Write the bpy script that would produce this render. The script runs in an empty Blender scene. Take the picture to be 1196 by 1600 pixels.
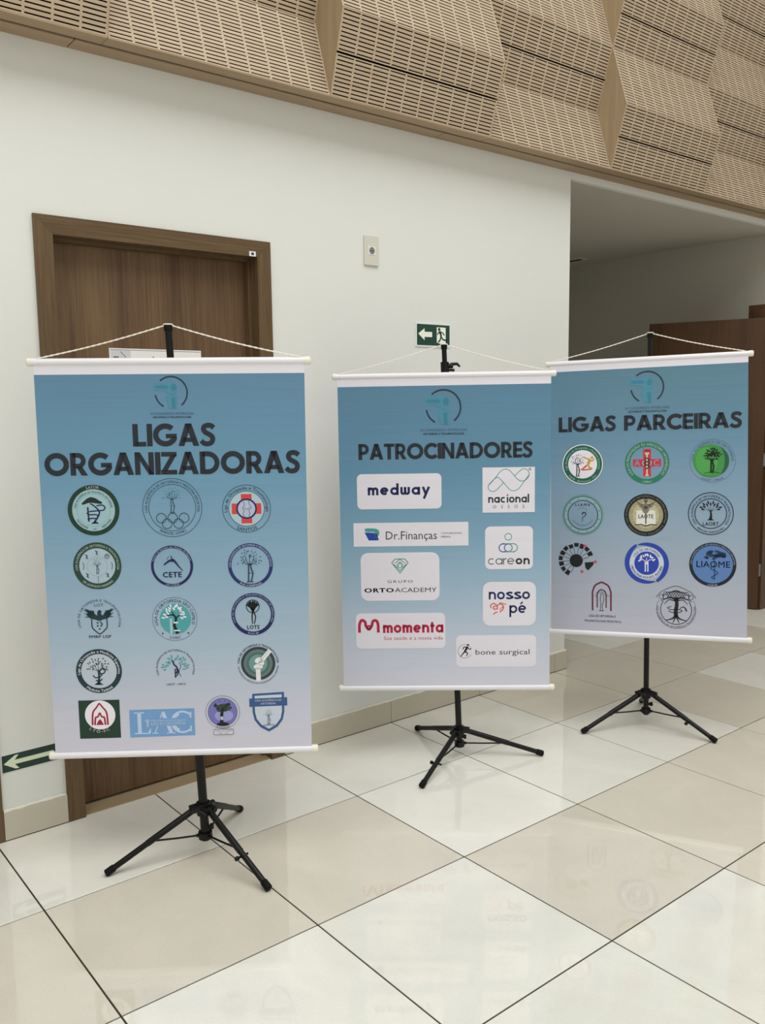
import bpy, bmesh, math, random
from mathutils import Vector, Matrix
import numpy as np

scn = bpy.context.scene
C = scn.collection
PI = math.pi

# ------------------------------------------------------------------ camera
F_PX, IMG_H = 1348.03, 1600.0
cam_d = bpy.data.cameras.new('camera')
cam_d.sensor_fit = 'VERTICAL'; cam_d.sensor_height = 36.0; cam_d.lens = F_PX / IMG_H * 36.0
cam_d.clip_start = 0.05; cam_d.clip_end = 100
cam = bpy.data.objects.new('camera', cam_d); C.objects.link(cam)
YAW, PITCH, ROLL = -0.6766, 1.4473, -0.0125
cam.matrix_world = (Matrix.Translation((-0.727, -3.1103, 1.5194)) @ Matrix.Rotation(YAW, 4, 'Z')
                    @ Matrix.Rotation(PITCH, 4, 'X') @ Matrix.Rotation(ROLL, 4, 'Z'))
scn.camera = cam

# ------------------------------------------------------------------ light
ROOM_H = 7.1
def area(name, loc, rot, sx, sy, power, col):
    l = bpy.data.lights.new(name, 'AREA'); l.shape = 'RECTANGLE'; l.size = sx; l.size_y = sy
    l.energy = power; l.color = col
    o = bpy.data.objects.new(name, l); C.objects.link(o); o.location = loc; o.rotation_euler = rot
    return o
area('skylight_daylight', (0.8, -3.7, ROOM_H - 0.05), (0, 0, 0), 8.0, 5.0, 408, (0.965, 0.985, 1.0))
area('high_window_daylight', (1.0, -8.9, 3.6), (math.radians(90), 0, 0), 10.0, 3.6, 30, (0.965, 0.985, 1.0))
w = bpy.data.worlds.new('world'); scn.world = w; w.use_nodes = True
w.node_tree.nodes['Background'].inputs[0].default_value = (0.75, 0.83, 0.95, 1)
w.node_tree.nodes['Background'].inputs[1].default_value = 0.6
scn.view_settings.view_transform = 'Standard'; scn.view_settings.look = 'None'
scn.view_settings.gamma = 1; scn.view_settings.use_curve_mapping = False
scn.view_settings.exposure = 0.0

# ------------------------------------------------------------------ helpers
def lin(c):
    c = c / 255.0
    return c / 12.92 if c <= 0.04045 else ((c + 0.055) / 1.055) ** 2.4
def rgb(r, g, b, k=1.0): return (min(1, lin(r) * k), min(1, lin(g) * k), min(1, lin(b) * k), 1)

def new_mat(name):
    m = bpy.data.materials.new(name); m.use_nodes = True
    nt = m.node_tree; b = nt.nodes['Principled BSDF']
    return m, nt, b
def N(nt, t, **kw):
    n = nt.nodes.new(t)
    for k, v in kw.items():
        if k in n.inputs: n.inputs[k].default_value = v
        else: setattr(n, k, v)
    return n
def plain(name, col, rough=0.5, metal=0.0, spec=0.5, bump=0.0, bscale=200, var=0.0):
    m, nt, b = new_mat(name)
    b.inputs['Base Color'].default_value = col; b.inputs['Roughness'].default_value = rough
    b.inputs['Metallic'].default_value = metal; b.inputs['Specular IOR Level'].default_value = spec
    tc = N(nt, 'ShaderNodeTexCoord')
    if bump:
        no = N(nt, 'ShaderNodeTexNoise', Scale=bscale, Detail=4.0)
        nt.links.new(tc.outputs['Object'], no.inputs['Vector'])
        bp = N(nt, 'ShaderNodeBump', Strength=1.0, Distance=bump)
        nt.links.new(no.outputs['Fac'], bp.inputs['Height']); nt.links.new(bp.outputs[0], b.inputs['Normal'])
    no2 = N(nt, 'ShaderNodeTexNoise', Scale=2.3, Detail=3.0)
    nt.links.new(tc.outputs['Object'], no2.inputs['Vector'])
    mx = N(nt, 'ShaderNodeMix', data_type='RGBA')
    nt.links.new(no2.outputs['Fac'], mx.inputs[0])
    mx.inputs[6].default_value = tuple(min(1, c * (1 - var)) for c in col[:3]) + (1,)
    mx.inputs[7].default_value = tuple(min(1, c * (1 + var)) for c in col[:3]) + (1,)
    nt.links.new(mx.outputs[2], b.inputs['Base Color'])
    return m
def wood(name, c1, c2, axis='Z', fine=90, band=5, rough=0.5, spec=0.3, bandmix=0.5):
    m, nt, b = new_mat(name)
    b.inputs['Roughness'].default_value = rough; b.inputs['Specular IOR Level'].default_value = spec
    tc = N(nt, 'ShaderNodeTexCoord')
    def stretched(s, along):
        mp = N(nt, 'ShaderNodeMapping')
        mp.inputs['Scale'].default_value = [along if a == axis else s for a in 'XYZ']
        nt.links.new(tc.outputs['Object'], mp.inputs[0])
        no = N(nt, 'ShaderNodeTexNoise', Scale=1.0, Detail=4.0, Roughness=0.6)
        nt.links.new(mp.outputs[0], no.inputs['Vector']); return no
    a = stretched(fine, fine * 0.03); c = stretched(band, band * 0.06)
    ad = N(nt, 'ShaderNodeMix', data_type='FLOAT'); ad.inputs[0].default_value = bandmix
    nt.links.new(a.outputs['Fac'], ad.inputs[2]); nt.links.new(c.outputs['Fac'], ad.inputs[3])
    rp = N(nt, 'ShaderNodeValToRGB'); rp.color_ramp.elements[0].position = 0.36; rp.color_ramp.elements[1].position = 0.64
    rp.color_ramp.elements[0].color = c1; rp.color_ramp.elements[1].color = c2
    nt.links.new(ad.outputs[0], rp.inputs[0]); nt.links.new(rp.outputs[0], b.inputs['Base Color'])
    bp = N(nt, 'ShaderNodeBump', Strength=0.5, Distance=0.0006)
    nt.links.new(a.outputs['Fac'], bp.inputs['Height']); nt.links.new(bp.outputs[0], b.inputs['Normal'])
    return m

M = {}
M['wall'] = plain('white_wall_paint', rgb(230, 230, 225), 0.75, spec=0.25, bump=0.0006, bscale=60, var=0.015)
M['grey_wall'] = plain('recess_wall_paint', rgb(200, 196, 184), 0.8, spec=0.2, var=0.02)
M['ceil'] = plain('white_ceiling_paint', rgb(226, 224, 214), 0.85, spec=0.2, var=0.01)
M['base'] = plain('porcelain_baseboard', rgb(200, 192, 174), 0.25, var=0.03)
M['caulk'] = plain('white_caulk', rgb(232, 228, 216), 0.7, bump=0.002, bscale=80)
M['sill'] = plain('beige_stone_sill', rgb(168, 147, 116), 0.5, var=0.12, bump=0.0008, bscale=70)
M['grout'] = plain('dark_grout', rgb(48, 42, 36), 0.9, var=0.1)
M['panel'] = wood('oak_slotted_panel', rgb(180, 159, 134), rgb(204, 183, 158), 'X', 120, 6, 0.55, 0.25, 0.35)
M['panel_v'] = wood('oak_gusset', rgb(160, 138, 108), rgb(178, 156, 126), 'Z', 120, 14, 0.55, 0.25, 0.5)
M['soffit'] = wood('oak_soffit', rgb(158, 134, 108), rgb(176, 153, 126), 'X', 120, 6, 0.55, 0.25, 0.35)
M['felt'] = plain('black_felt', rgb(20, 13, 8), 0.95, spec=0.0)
M['doorleaf'] = wood('walnut_veneer_leaf', rgb(82, 58, 41), rgb(124, 98, 70), 'Z', 130, 7, 0.45, 0.3, 0.62)
M['casing'] = wood('walnut_casing', rgb(88, 68, 45), rgb(112, 90, 64), 'Z', 150, 12, 0.45, 0.3, 0.3)
M['casing_h'] = wood('walnut_casing_head', rgb(88, 68, 45), rgb(112, 90, 64), 'X', 150, 12, 0.45, 0.3, 0.3)
M['door3'] = wood('dark_walnut_leaf', rgb(72, 48, 32), rgb(92, 65, 44), 'Z', 60, 7, 0.4, 0.35, 0.6)
M['black'] = plain('black_painted_steel', rgb(11, 11, 12), 0.38, spec=0.28)
M['rubber'] = plain('black_rubber', rgb(12, 11, 11), 0.65, spec=0.2)
M['steel'] = plain('zinc_screw', rgb(150, 150, 150), 0.35, metal=0.9)
M['rod'] = plain('white_plastic_rod', rgb(238, 236, 242), 0.28, spec=0.5)
M['cap'] = plain('cream_plastic_cap', rgb(240, 237, 224), 0.35)
M['cord'] = plain('white_twisted_cord', rgb(246, 238, 226), 0.6)
M['plastic'] = plain('beige_switch_plastic', rgb(216, 213, 200), 0.35)
M['greyplastic'] = plain('grey_socket_plastic', rgb(130, 128, 118), 0.4)

# porcelain floor tile: tone comes from the tile's own object colour
m, nt, b = new_mat('polished_porcelain_tile')
oi = N(nt, 'ShaderNodeObjectInfo'); tc = N(nt, 'ShaderNodeTexCoord')
va = N(nt, 'ShaderNodeVectorMath', operation='ADD'); nt.links.new(tc.outputs['Object'], va.inputs[0])
sc_ = N(nt, 'ShaderNodeVectorMath', operation='SCALE'); sc_.inputs['Scale'].default_value = 37.0
cb = N(nt, 'ShaderNodeCombineXYZ'); nt.links.new(oi.outputs['Random'], cb.inputs[0]); nt.links.new(oi.outputs['Random'], cb.inputs[1])
nt.links.new(cb.outputs[0], sc_.inputs[0]); nt.links.new(sc_.outputs[0], va.inputs[1])
n1 = N(nt, 'ShaderNodeTexNoise', Scale=3.0, Detail=6.0, Roughness=0.62, Distortion=0.6); nt.links.new(va.outputs[0], n1.inputs['Vector'])
n2 = N(nt, 'ShaderNodeTexNoise', Scale=140.0, Detail=2.0); nt.links.new(va.outputs[0], n2.inputs['Vector'])
mr = N(nt, 'ShaderNodeMapRange'); nt.links.new(n1.outputs['Fac'], mr.inputs[0])
mr.inputs[1].default_value = 0.3; mr.inputs[2].default_value = 0.7; mr.inputs[3].default_value = 0.94; mr.inputs[4].default_value = 1.05
mr2 = N(nt, 'ShaderNodeMapRange'); nt.links.new(n2.outputs['Fac'], mr2.inputs[0])
mr2.inputs[1].default_value = 0.3; mr2.inputs[2].default_value = 0.7; mr2.inputs[3].default_value = 0.975; mr2.inputs[4].default_value = 1.02
mu = N(nt, 'ShaderNodeMath', operation='MULTIPLY'); nt.links.new(mr.outputs[0], mu.inputs[0]); nt.links.new(mr2.outputs[0], mu.inputs[1])
vm = N(nt, 'ShaderNodeVectorMath', operation='SCALE'); nt.links.new(oi.outputs['Color'], vm.inputs[0]); nt.links.new(mu.outputs[0], vm.inputs['Scale'])
nt.links.new(vm.outputs[0], b.inputs['Base Color'])
b.inputs['Roughness'].default_value = 0.02; b.inputs['Specular IOR Level'].default_value = 0.85; b.inputs['IOR'].default_value = 1.55
M['tile'] = m

# banner vinyl: printed artwork colour in a mesh attribute, soft wrinkles as bump
def vinyl(name, wr):
    m, nt, b = new_mat(name)
    at = N(nt, 'ShaderNodeVertexColor', layer_name='Col'); nt.links.new(at.outputs['Color'], b.inputs['Base Color'])
    b.inputs['Roughness'].default_value = 0.5; b.inputs['Specular IOR Level'].default_value = 0.35
    tc = N(nt, 'ShaderNodeTexCoord')
    mp = N(nt, 'ShaderNodeMapping'); mp.inputs['Scale'].default_value = (1.3, 1, 19)
    nt.links.new(tc.outputs['Object'], mp.inputs[0])
    a = N(nt, 'ShaderNodeTexNoise', Scale=1.0, Detail=3.0, Distortion=0.25); nt.links.new(mp.outputs[0], a.inputs['Vector'])
    mp2 = N(nt, 'ShaderNodeMapping'); mp2.inputs['Scale'].default_value = (3.5, 1, 2.5)
    nt.links.new(tc.outputs['Object'], mp2.inputs[0])
    c = N(nt, 'ShaderNodeTexNoise', Scale=1.0, Detail=1.0); nt.links.new(mp2.outputs[0], c.inputs['Vector'])
    b1 = N(nt, 'ShaderNodeBump', Strength=1.0, Distance=0.004 * wr); nt.links.new(a.outputs['Fac'], b1.inputs['Height'])
    b2 = N(nt, 'ShaderNodeBump', Strength=1.0, Distance=0.012 * wr); nt.links.new(c.outputs['Fac'], b2.inputs['Height'])
    nt.links.new(b1.outputs[0], b2.inputs['Normal']); nt.links.new(b2.outputs[0], b.inputs['Normal'])
    return m
M['vinyl'] = vinyl('printed_vinyl', 0.55)
M['flatprint'] = None
m, nt, b = new_mat('flat_print')
at = N(nt, 'ShaderNodeVertexColor', layer_name='Col'); nt.links.new(at.outputs['Color'], b.inputs['Base Color'])
b.inputs['Roughness'].default_value = 0.45
M['flatprint'] = m

def link(name, me, mats, parent=None, mw=None):
    o = bpy.data.objects.new(name, me); C.objects.link(o)
    for mm in (mats if isinstance(mats, (list, tuple)) else [mats]): me.materials.append(mm)
    if parent: o.parent = parent
    if mw is not None: o.matrix_local = mw
    return o
def obj(name, bm, mats, parent=None, smooth=False, label=None):
    me = bpy.data.meshes.new(name)
    bmesh.ops.recalc_face_normals(bm, faces=bm.faces)
    bm.to_mesh(me); bm.free()
    if smooth:
        for p in me.polygons: p.use_smooth = True
        try: me.set_sharp_from_angle(angle=math.radians(40))
        except Exception: pass
    o = link(name, me, mats, parent)
    if label: o['label'] = label
    return o
def tag(o, label, cat, group=None):
    o['label'] = label; o['category'] = cat
    if group: o['group'] = group
    return o
def struct(o, label=None):
    o['kind'] = 'structure'
    if label: o['label'] = label
    return o
def empty(name, loc=(0, 0, 0), mw=None):
    o = bpy.data.objects.new(name, None); C.objects.link(o); o.empty_display_size = 0.1
    if mw is not None: o.matrix_world = mw
    else: o.location = loc
    return o
def box(bm, x0, x1, y0, y1, z0, z1, bev=0.0):
    g = bmesh.ops.create_cube(bm, size=1.0)['verts']
    for v in g:
        v.co = Vector((x0 + (v.co.x + .5) * (x1 - x0), y0 + (v.co.y + .5) * (y1 - y0), z0 + (v.co.z + .5) * (z1 - z0)))
    if bev:
        es = list({e for v in g for e in v.link_edges})
        bmesh.ops.bevel(bm, geom=es, offset=bev, segments=2, affect='EDGES', profile=0.7)
def tube(bm, pts, r, n=14, cap=True):
    """swept tube along pts; r a number or a list"""
    pts = [Vector(p) for p in pts]; rs = r if isinstance(r, (list, tuple)) else [r] * len(pts)
    rings = []; up = None
    for i, p in enumerate(pts):
        if i == 0: t = pts[1] - p
        elif i == len(pts) - 1: t = p - pts[i - 1]
        else: t = (pts[i + 1] - p).normalized() + (p - pts[i - 1]).normalized()
        t.normalize()
        if up is None:
            up = Vector((0, 0, 1)) if abs(t.z) < 0.9 else Vector((1, 0, 0))
        a = t.cross(up).normalized(); b_ = a.cross(t).normalized(); up = b_
        rings.append([bm.verts.new(p + (a * math.cos(2 * PI * k / n) + b_ * math.sin(2 * PI * k / n)) * rs[i]) for k in range(n)])
    for i in range(len(rings) - 1):
        for k in range(n):
            bm.faces.new((rings[i][k], rings[i][(k + 1) % n], rings[i + 1][(k + 1) % n], rings[i + 1][k]))
    if cap: bm.faces.new(rings[0][::-1]); bm.faces.new(rings[-1])
def BM(): return bmesh.new()
def boxobj(name, dims, mat, parent=None, bev=0.0, label=None):
    bm = BM(); box(bm, *dims, bev); return obj(name, bm, mat, parent, label=label)

# ------------------------------------------------------------------ setting: room shell
WX = 3.098          # where the white wall ends and the recess begins
RX = 5.50          # right side wall of the recess
ZT = 2.7485         # underside of the wooden panelling
ZR = 2.712          # recess ceiling
DX0, DX1, DZ = 0.290, 1.160, 2.148
X_L, X_R, Y_B = -3.6, 9.0, -9.0

bm = BM()
box(bm, X_L, -0.93, 0, 0.15, 0, ZT); box(bm, -0.93, -0.012, 0, 0.15, 2.148, ZT)
box(bm, -0.012, DX0, 0, 0.15, 0, ZT); box(bm, DX0, DX1, 0, 0.15, DZ, ZT); box(bm, DX1, WX, 0, 0.15, 0, ZT)
box(bm, WX, RX, 0, 0.03, ZR, ZT); box(bm, RX, X_R, 0, 0.15, 0, ZT)
struct(obj('wall_front', bm, M['wall']), 'white painted wall with the brown door, ending at the recess')
struct(boxobj('wall_front_upper', (X_L, X_R, 0, 0.15, ZT, ROOM_H), M['wall']))
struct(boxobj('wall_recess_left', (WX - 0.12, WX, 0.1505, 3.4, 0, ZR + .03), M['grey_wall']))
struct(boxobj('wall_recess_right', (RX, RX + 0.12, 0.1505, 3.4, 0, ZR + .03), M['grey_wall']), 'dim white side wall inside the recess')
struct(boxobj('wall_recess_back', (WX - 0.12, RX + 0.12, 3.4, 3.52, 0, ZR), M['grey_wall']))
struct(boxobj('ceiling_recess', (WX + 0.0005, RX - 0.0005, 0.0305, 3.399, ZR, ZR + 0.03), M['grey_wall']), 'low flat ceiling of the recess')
struct(boxobj('wall_left', (X_L - 0.15, X_L, Y_B, 0.15, 0, ROOM_H), M['wall']))
struct(boxobj('wall_right', (X_R, X_R + 0.15, Y_B, 0.15, 0, ROOM_H), M['wall']))
struct(boxobj('wall_back', (X_L, X_R, Y_B - 0.15, Y_B, 0, ROOM_H), M['wall']))
struct(boxobj('ceiling', (X_L, X_R, Y_B, 0.15, ROOM_H, ROOM_H + 0.15), M['ceil']))

# floor: dark grout bed + porcelain tiles laid parallel to the wall, 60 cm
floor = struct(boxobj('floor', (X_L, X_R, Y_B, 3.52, -0.05, -0.0025), M['grout']), 'polished beige porcelain tile floor')
TS, GAP, YO = 0.6, 0.0052, -1.729
rnd = random.Random(4)
light = rgb(242, 240, 230); dark = rgb(227, 220, 205)
tones = {(1, 0): light, (0, 0): light, (0, 1): dark, (1, 1): dark, (2, 0): dark, (2, 1): light, (3, 1): light, (3, 0): dark,
         (0, 2): light, (-1, 1): dark, (-1, 2): light, (3, -1): dark, (2, -1): light, (1, 2): light, (2, 2): light, (4, 1): light,
         (3, 2): light, (4, 2): dark, (5, 2): dark, (4, 0): dark, (1, -1): light}
bm = BM(); h = (TS - GAP) / 2
box(bm, -h, h, -h, h, -0.009, 0, 0)
es = [e for e in bm.edges if all(abs(v.co.z) < 1e-6 for v in e.verts)]
bmesh.ops.bevel(bm, geom=es, offset=0.0006, segments=1, affect='EDGES')
bmesh.ops.recalc_face_normals(bm, faces=bm.faces)
tile_me = bpy.data.meshes.new('floor_tile'); bm.to_mesh(tile_me); bm.free(); tile_me.materials.append(M['tile'])
ti = 0
for i in range(-6, 15):
    for j in range(-12, 8):
        cx, cy = (i + .5) * TS, YO + (j + .5) * TS
        if cx + h > X_R or cx - h < X_L - 0.01 or cy - h < Y_B: continue
        if cy - h > -0.01 and not (WX - 0.4 < cx < RX + 0.3): continue
        o = bpy.data.objects.new('floor_tile', tile_me); C.objects.link(o); o.parent = floor
        o.location = (cx, cy, 0)
        o.rotation_euler.z = rnd.choice((0, PI / 2, PI, -PI / 2))
        t = tones.get((i, j)) or (light if rnd.random() < 0.55 else dark)
        k = rnd.uniform(0.97, 1.03); o.color = (t[0] * k, t[1] * k, t[2] * k, 1)

# baseboards: porcelain pieces with a rough caulk bead on top
BH, BT = 0.106, 0.012
def baseboard(name, spans, label):
    root = empty(name, (spans[0][0], 0, 0)); struct(root, label)
    for a, b_ in spans:
        o = boxobj('baseboard_tile', (a + .001, b_ - .001, -BT, 0.0, 0.0035, BH), M['base'], None, 0.0012)
        o.parent = root; o.matrix_parent_inverse = Matrix.Translation((-spans[0][0], 0, 0))
    o = boxobj('grout_line', (spans[0][0], spans[-1][1], -BT + .001, 0.0, 0.0, 0.0034), M['grout'], None); o.parent = root; o.matrix_parent_inverse = Matrix.Translation((-spans[0][0], 0, 0))
    bm = BM(); x0, x1 = spans[0][0], spans[-1][1]; n = int((x1 - x0) / 0.02) + 2
    rr = random.Random(int(x0 * 100)); pts = []; rs = []
    for k in range(n):
        pts.append((x0 + .002 + (x1 - x0 - .004) * k / (n - 1), -0.0045, BH + 0.002 + rr.uniform(-.0012, .0015))); rs.append(0.0058 + rr.uniform(-.0015, .002))
    tube(bm, pts, rs, 8)
    o = obj('caulk_bead', bm, M['caulk'], None, True); o.parent = root; o.matrix_parent_inverse = Matrix.Translation((-x0, 0, 0))
baseboard('baseboard_left', [(0.030, 0.2546)], 'short porcelain baseboard left of the brown door')
baseboard('baseboard_right', [(1.195, 1.2), (1.2, 1.8), (1.8, 2.4), (2.4, 3.0), (3.0, 3.105)], 'porcelain baseboard right of the brown door')

# ------------------------------------------------------------------ doors
def casing_piece(name, x0, x1, z0, z1, mat, parent, miter=0, y0=-0.012, y1=0.03):
    bm = BM()
    w_ = x1 - x0
    if miter == 0: q = [(x0, z0), (x1, z0), (x1, z1), (x0, z1)]
    elif miter == 1: q = [(x0, z0), (x1, z0), (x1, z1 - w_), (x0, z1)]       # left upright
    elif miter == 2: q = [(x0, z0), (x1, z0), (x1, z1), (x0, z1 - w_)]       # right upright
    else: q = [(x0 + miter, z0), (x1 - miter, z0), (x1, z1), (x0, z1)]       # head
    f = [bm.verts.new((x, y0, z)) for x, z in q]; g = [bm.verts.new((x, y1, z)) for x, z in q]
    bm.faces.new(f); bm.faces.new(g[::-1])
    for k in range(4): bm.faces.new((f[k], f[(k + 1) % 4], g[(k + 1) % 4], g[k]))
    return obj(name, bm, mat, parent)
def doorway(name, ox0, ox1, oz, cw, leaf=True):
    d = empty(name, (0, 0, 0)); struct(d)
    e = 0.0006
    casing_piece('casing', ox0, ox0 + cw - 0, 0, oz - 0, M['casing'], d, 1)
    casing_piece('casing', ox1 - cw, ox1, 0, oz - 0, M['casing'], d, 2)
    casing_piece('casing', ox0 + e, ox1 - e, oz - cw, oz, M['casing_h'], d, cw)
    a, b_, t = ox0 + cw, ox1 - cw, oz - cw
    # jambs line the opening; a rebate step holds the leaf
    boxobj('jamb', (a - 0.028, a + 0.001, 0.031, 0.149, 0, t), M['casing'], d)
    boxobj('jamb', (b_ - 0.001, b_ + 0.028, 0.031, 0.149, 0, t), M['casing'], d)
    boxobj('jamb', (a - 0.027, b_ + 0.027, 0.031, 0.149, t - 0.001, t + 0.028), M['casing_h'], d)
    boxobj('door_stop', (b_ - 0.014, b_ - 0.001, 0.045, 0.0785, 0.0, t - 0.002), M['casing'], d)
    boxobj('door_stop', (a + 0.001, b_ - 0.015, 0.045, 0.0785, t - 0.012, t - 0.001), M['casing_h'], d)
    if leaf:
        boxobj('door_leaf', (a + 0.003, b_ - 0.003, 0.080, 0.115, 0.014, t - 0.003), M['doorleaf'], d, 0.001)
    return d
d1 = doorway('door_1', 0.2546, 1.1930, 2.181, 0.0635)
d1['label'] = 'walnut veneer door in a mitred wooden frame behind the left banner'
boxobj('sill', (0.319, 1.129, 0.0, 0.15, -0.0024, 0.004), M['sill'], d1)
boxobj('gap_shade_strip', (0.319, 1.129, 0.116, 0.149, 0.004, 0.014), M['felt'], d1)  # black strip standing in for the shade in the gap under the leaf
d2 = doorway('door_2', -0.935, 0.0285, 2.181, 0.0635)
d2['label'] = 'second wooden door, only its right frame edge at the left of the view'
boxobj('sill', (-0.871, -0.035, 0.0, 0.15, -0.0024, 0.004), M['sill'], d2)
# lever handle of door 1 (behind the banner) as a plain rose and lever
bm = BM(); tube(bm, [(0.37, 0.079, 1.02), (0.37, 0.072, 1.02)], 0.025, 20); tube(bm, [(0.37, 0.072, 1.02), (0.37, 0.035, 1.02), (0.375, 0.030, 1.02), (0.49, 0.030, 1.02)], 0.009, 12)
obj('door_handle', bm, M['steel'], d1, True)

# door 3: brown leaf standing open inside the recess, with its frame post
d3 = empty('door_3', (5.25, -0.015, 0)); struct(d3, 'dark brown door leaf standing open in the recess, with its frame post')
hinge = Vector((5.250, -0.018, 0)); tip = Vector((4.968, 0.757, 0)); ax = (tip - hinge); LW = ax.length; ang = math.atan2(ax.y, ax.x)
leafm = Matrix.Translation((hinge.x - 5.25, hinge.y + 0.015, 0)) @ Matrix.Rotation(ang, 4, 'Z')
def on_leaf(name, dims, mat, bev=0.0):
    o = boxobj(name, dims, mat, None, bev); o.parent = d3; o.matrix_local = leafm; return o
on_leaf('door_leaf', (0, LW, -0.036, 0.0, 0.006, 2.094), M['door3'], 0.0012)
for z in (0.25, 1.05, 1.85): on_leaf('hinge', (-0.012, 0.0, -0.030, -0.004, z, z + 0.09), M['steel'])
for a, dims in (('frame_post', (5.268, 5.40, -0.030, 0.145, 0, 2.190)), ('door_stop', (5.262, 5.2679, 0.0, 0.10, 0, 2.150)), ('casing', (5.401, 5.47, -0.022, -0.0005, 0, 2.190))):
    o = boxobj(a, dims, M['door3'], None, 0.0015); o.parent = d3; o.matrix_parent_inverse = Matrix.Translation((-5.25, 0.015, 0))

# ------------------------------------------------------------------ wooden soffit and faceted slotted panelling
YB = -0.155                      # plane the facets fold about
ZB = 2.754                       # lower edge of the first row
CW = 0.9145; X0 = 0.4905         # column pitch and one column line
RH = 0.6115; AMP = 0.0935        # row height and fold depth
trim = empty('trim_1', (0, 0, ZT)); struct(trim, 'narrow flat oak soffit boards along the top of the white wall')
def sb(name, x0, x1, y0, y1, z0, z1, m_=None):
    o = boxobj(name, (x0, x1, y0, y1, z0, z1), m_ or M['soffit'], None, 0.0012); o.parent = trim; o.matrix_parent_inverse = Matrix.Translation((0, 0, -ZT))
joints = [X_L + .01, -1.30, 0.405, 2.10, 3.80, 5.50, 7.20, X_R - .01]
for a, b_ in zip(joints[:-1], joints[1:]):
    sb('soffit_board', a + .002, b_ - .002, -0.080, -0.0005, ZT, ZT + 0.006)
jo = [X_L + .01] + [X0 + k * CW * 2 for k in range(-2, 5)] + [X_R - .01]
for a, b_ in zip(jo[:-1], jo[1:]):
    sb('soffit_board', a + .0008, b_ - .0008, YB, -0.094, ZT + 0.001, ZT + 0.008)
sb('groove_backing', X_L + .01, X_R - .01, YB + .004, -0.0008, ZT + 0.0082, ZT + 0.016, M['felt'])

def slotted_board(wd, ht, rows, name, half=False):
    """oak board in the local XZ plane (front at y=0 facing -Y) with real routed slots and dark felt behind"""
    bm = BM(); T = 0.006; sh = 0.0046
    V = lambda x, y, z: bm.verts.new((x, y, z))
    def quad(a, b_, c, d, mi=0):
        f = bm.faces.new((V(*a), V(*b_), V(*c), V(*d))); f.material_index = mi
    pitch = ht / rows; n = 10; px = wd / n; gap = 0.0088
    z = 0.0
    for r in range(rows):
        zc = (r + .5) * pitch; z0, z1 = zc - sh / 2, zc + sh / 2
        quad((0, 0, z), (wd, 0, z), (wd, 0, z0), (0, 0, z0)); z = z1
        off = 0.0
        xs = []
        for k in range(0, n):
            a = (k + off) * px + gap / 2; b_ = a + px - gap
            a = max(a, 0.007); b_ = min(b_, wd - 0.007)
            if b_ - a > 0.006: xs.append((a, b_))
        p = 0.0
        for a, b_ in xs:
            quad((p, 0, z0), (a, 0, z0), (a, 0, z1), (p, 0, z1)); p = b_
            quad((a, 0, z0), (b_, 0, z0), (b_, T, z0), (a, T, z0), 1); quad((a, 0, z1), (b_, 0, z1), (b_, T, z1), (a, T, z1), 1)
            quad((a, 0, z0), (a, 0, z1), (a, T, z1), (a, T, z0), 1); quad((b_, 0, z0), (b_, 0, z1), (b_, T, z1), (b_, T, z0), 1)
        quad((p, 0, z0), (wd, 0, z0), (wd, 0, z1), (p, 0, z1))
    quad((0, 0, z), (wd, 0, z), (wd, 0, ht), (0, 0, ht))
    quad((0, T, 0), (wd, T, 0), (wd, T, ht), (0, T, ht), 1)
    quad((0, 0, 0), (wd, 0, 0), (wd, T, 0), (0, T, 0)); quad((0, 0, ht), (wd, 0, ht), (wd, T, ht), (0, T, ht))
    quad((0, 0, 0), (0, T, 0), (0, T, ht), (0, 0, ht)); quad((wd, 0, 0), (wd, T, 0), (wd, T, ht), (wd, 0, ht))
    me = bpy.data.meshes.new(name); bm.to_mesh(me); bm.free()
    me.materials.append(M['panel']); me.materials.append(M['felt'])
    return me
FL = math.hypot(RH / 2, AMP); WD = CW - 0.003
full_me = slotted_board(WD, FL - 0.002, 20, 'slotted_panel')
half_me = slotted_board(WD, FL / 2 - 0.005, 10, 'slotted_panel_half')
pan = empty('wall_front_panelling', (0, YB, ZB)); struct(pan, 'folded oak panelling of slotted boards above the white wall')
tilt = math.atan2(AMP, RH / 2)
def place(me, x, y, z, rx):
    o = bpy.data.objects.new('slotted_panel', me); C.objects.link(o); o.parent = pan
    o.location = (x, y - YB, z - ZB); o.rotation_euler.x = rx
NC0, NC1, NR = -4, 9, 7
for c_ in range(NC0, NC1):
    xl = X0 + c_ * CW + 0.0015
    out = (c_ % 2 == 1)          # cell 0 (.49-1.40) folds in, cell 1 folds out
    for r_ in range(NR):
        z0 = ZB + r_ * RH
        s = -1 if out else 1
        # lower facet from the base line to the fold, upper facet back again
        for up_ in (0, 1):
            ya, za = (YB, z0) if not up_ else (YB + s * AMP, z0 + RH / 2)
            rx = (-s if not up_ else s) * tilt          # positive = leans back to the wall
            d_ = Vector((0, -math.sin(rx), math.cos(rx)))   # board "up" direction
            shade_side = (rx > 0)
            if shade_side:       # overhanging facets are made of two boards with an open joint
                place(half_me, xl, ya + d_.y * 0.001, za + d_.z * 0.001, rx)
                k = FL / 2 + 0.004
                place(half_me, xl, ya + d_.y * k, za + d_.z * k, rx)
            else:
                place(full_me, xl, ya + d_.y * 0.001, za + d_.z * 0.001, rx)
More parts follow.
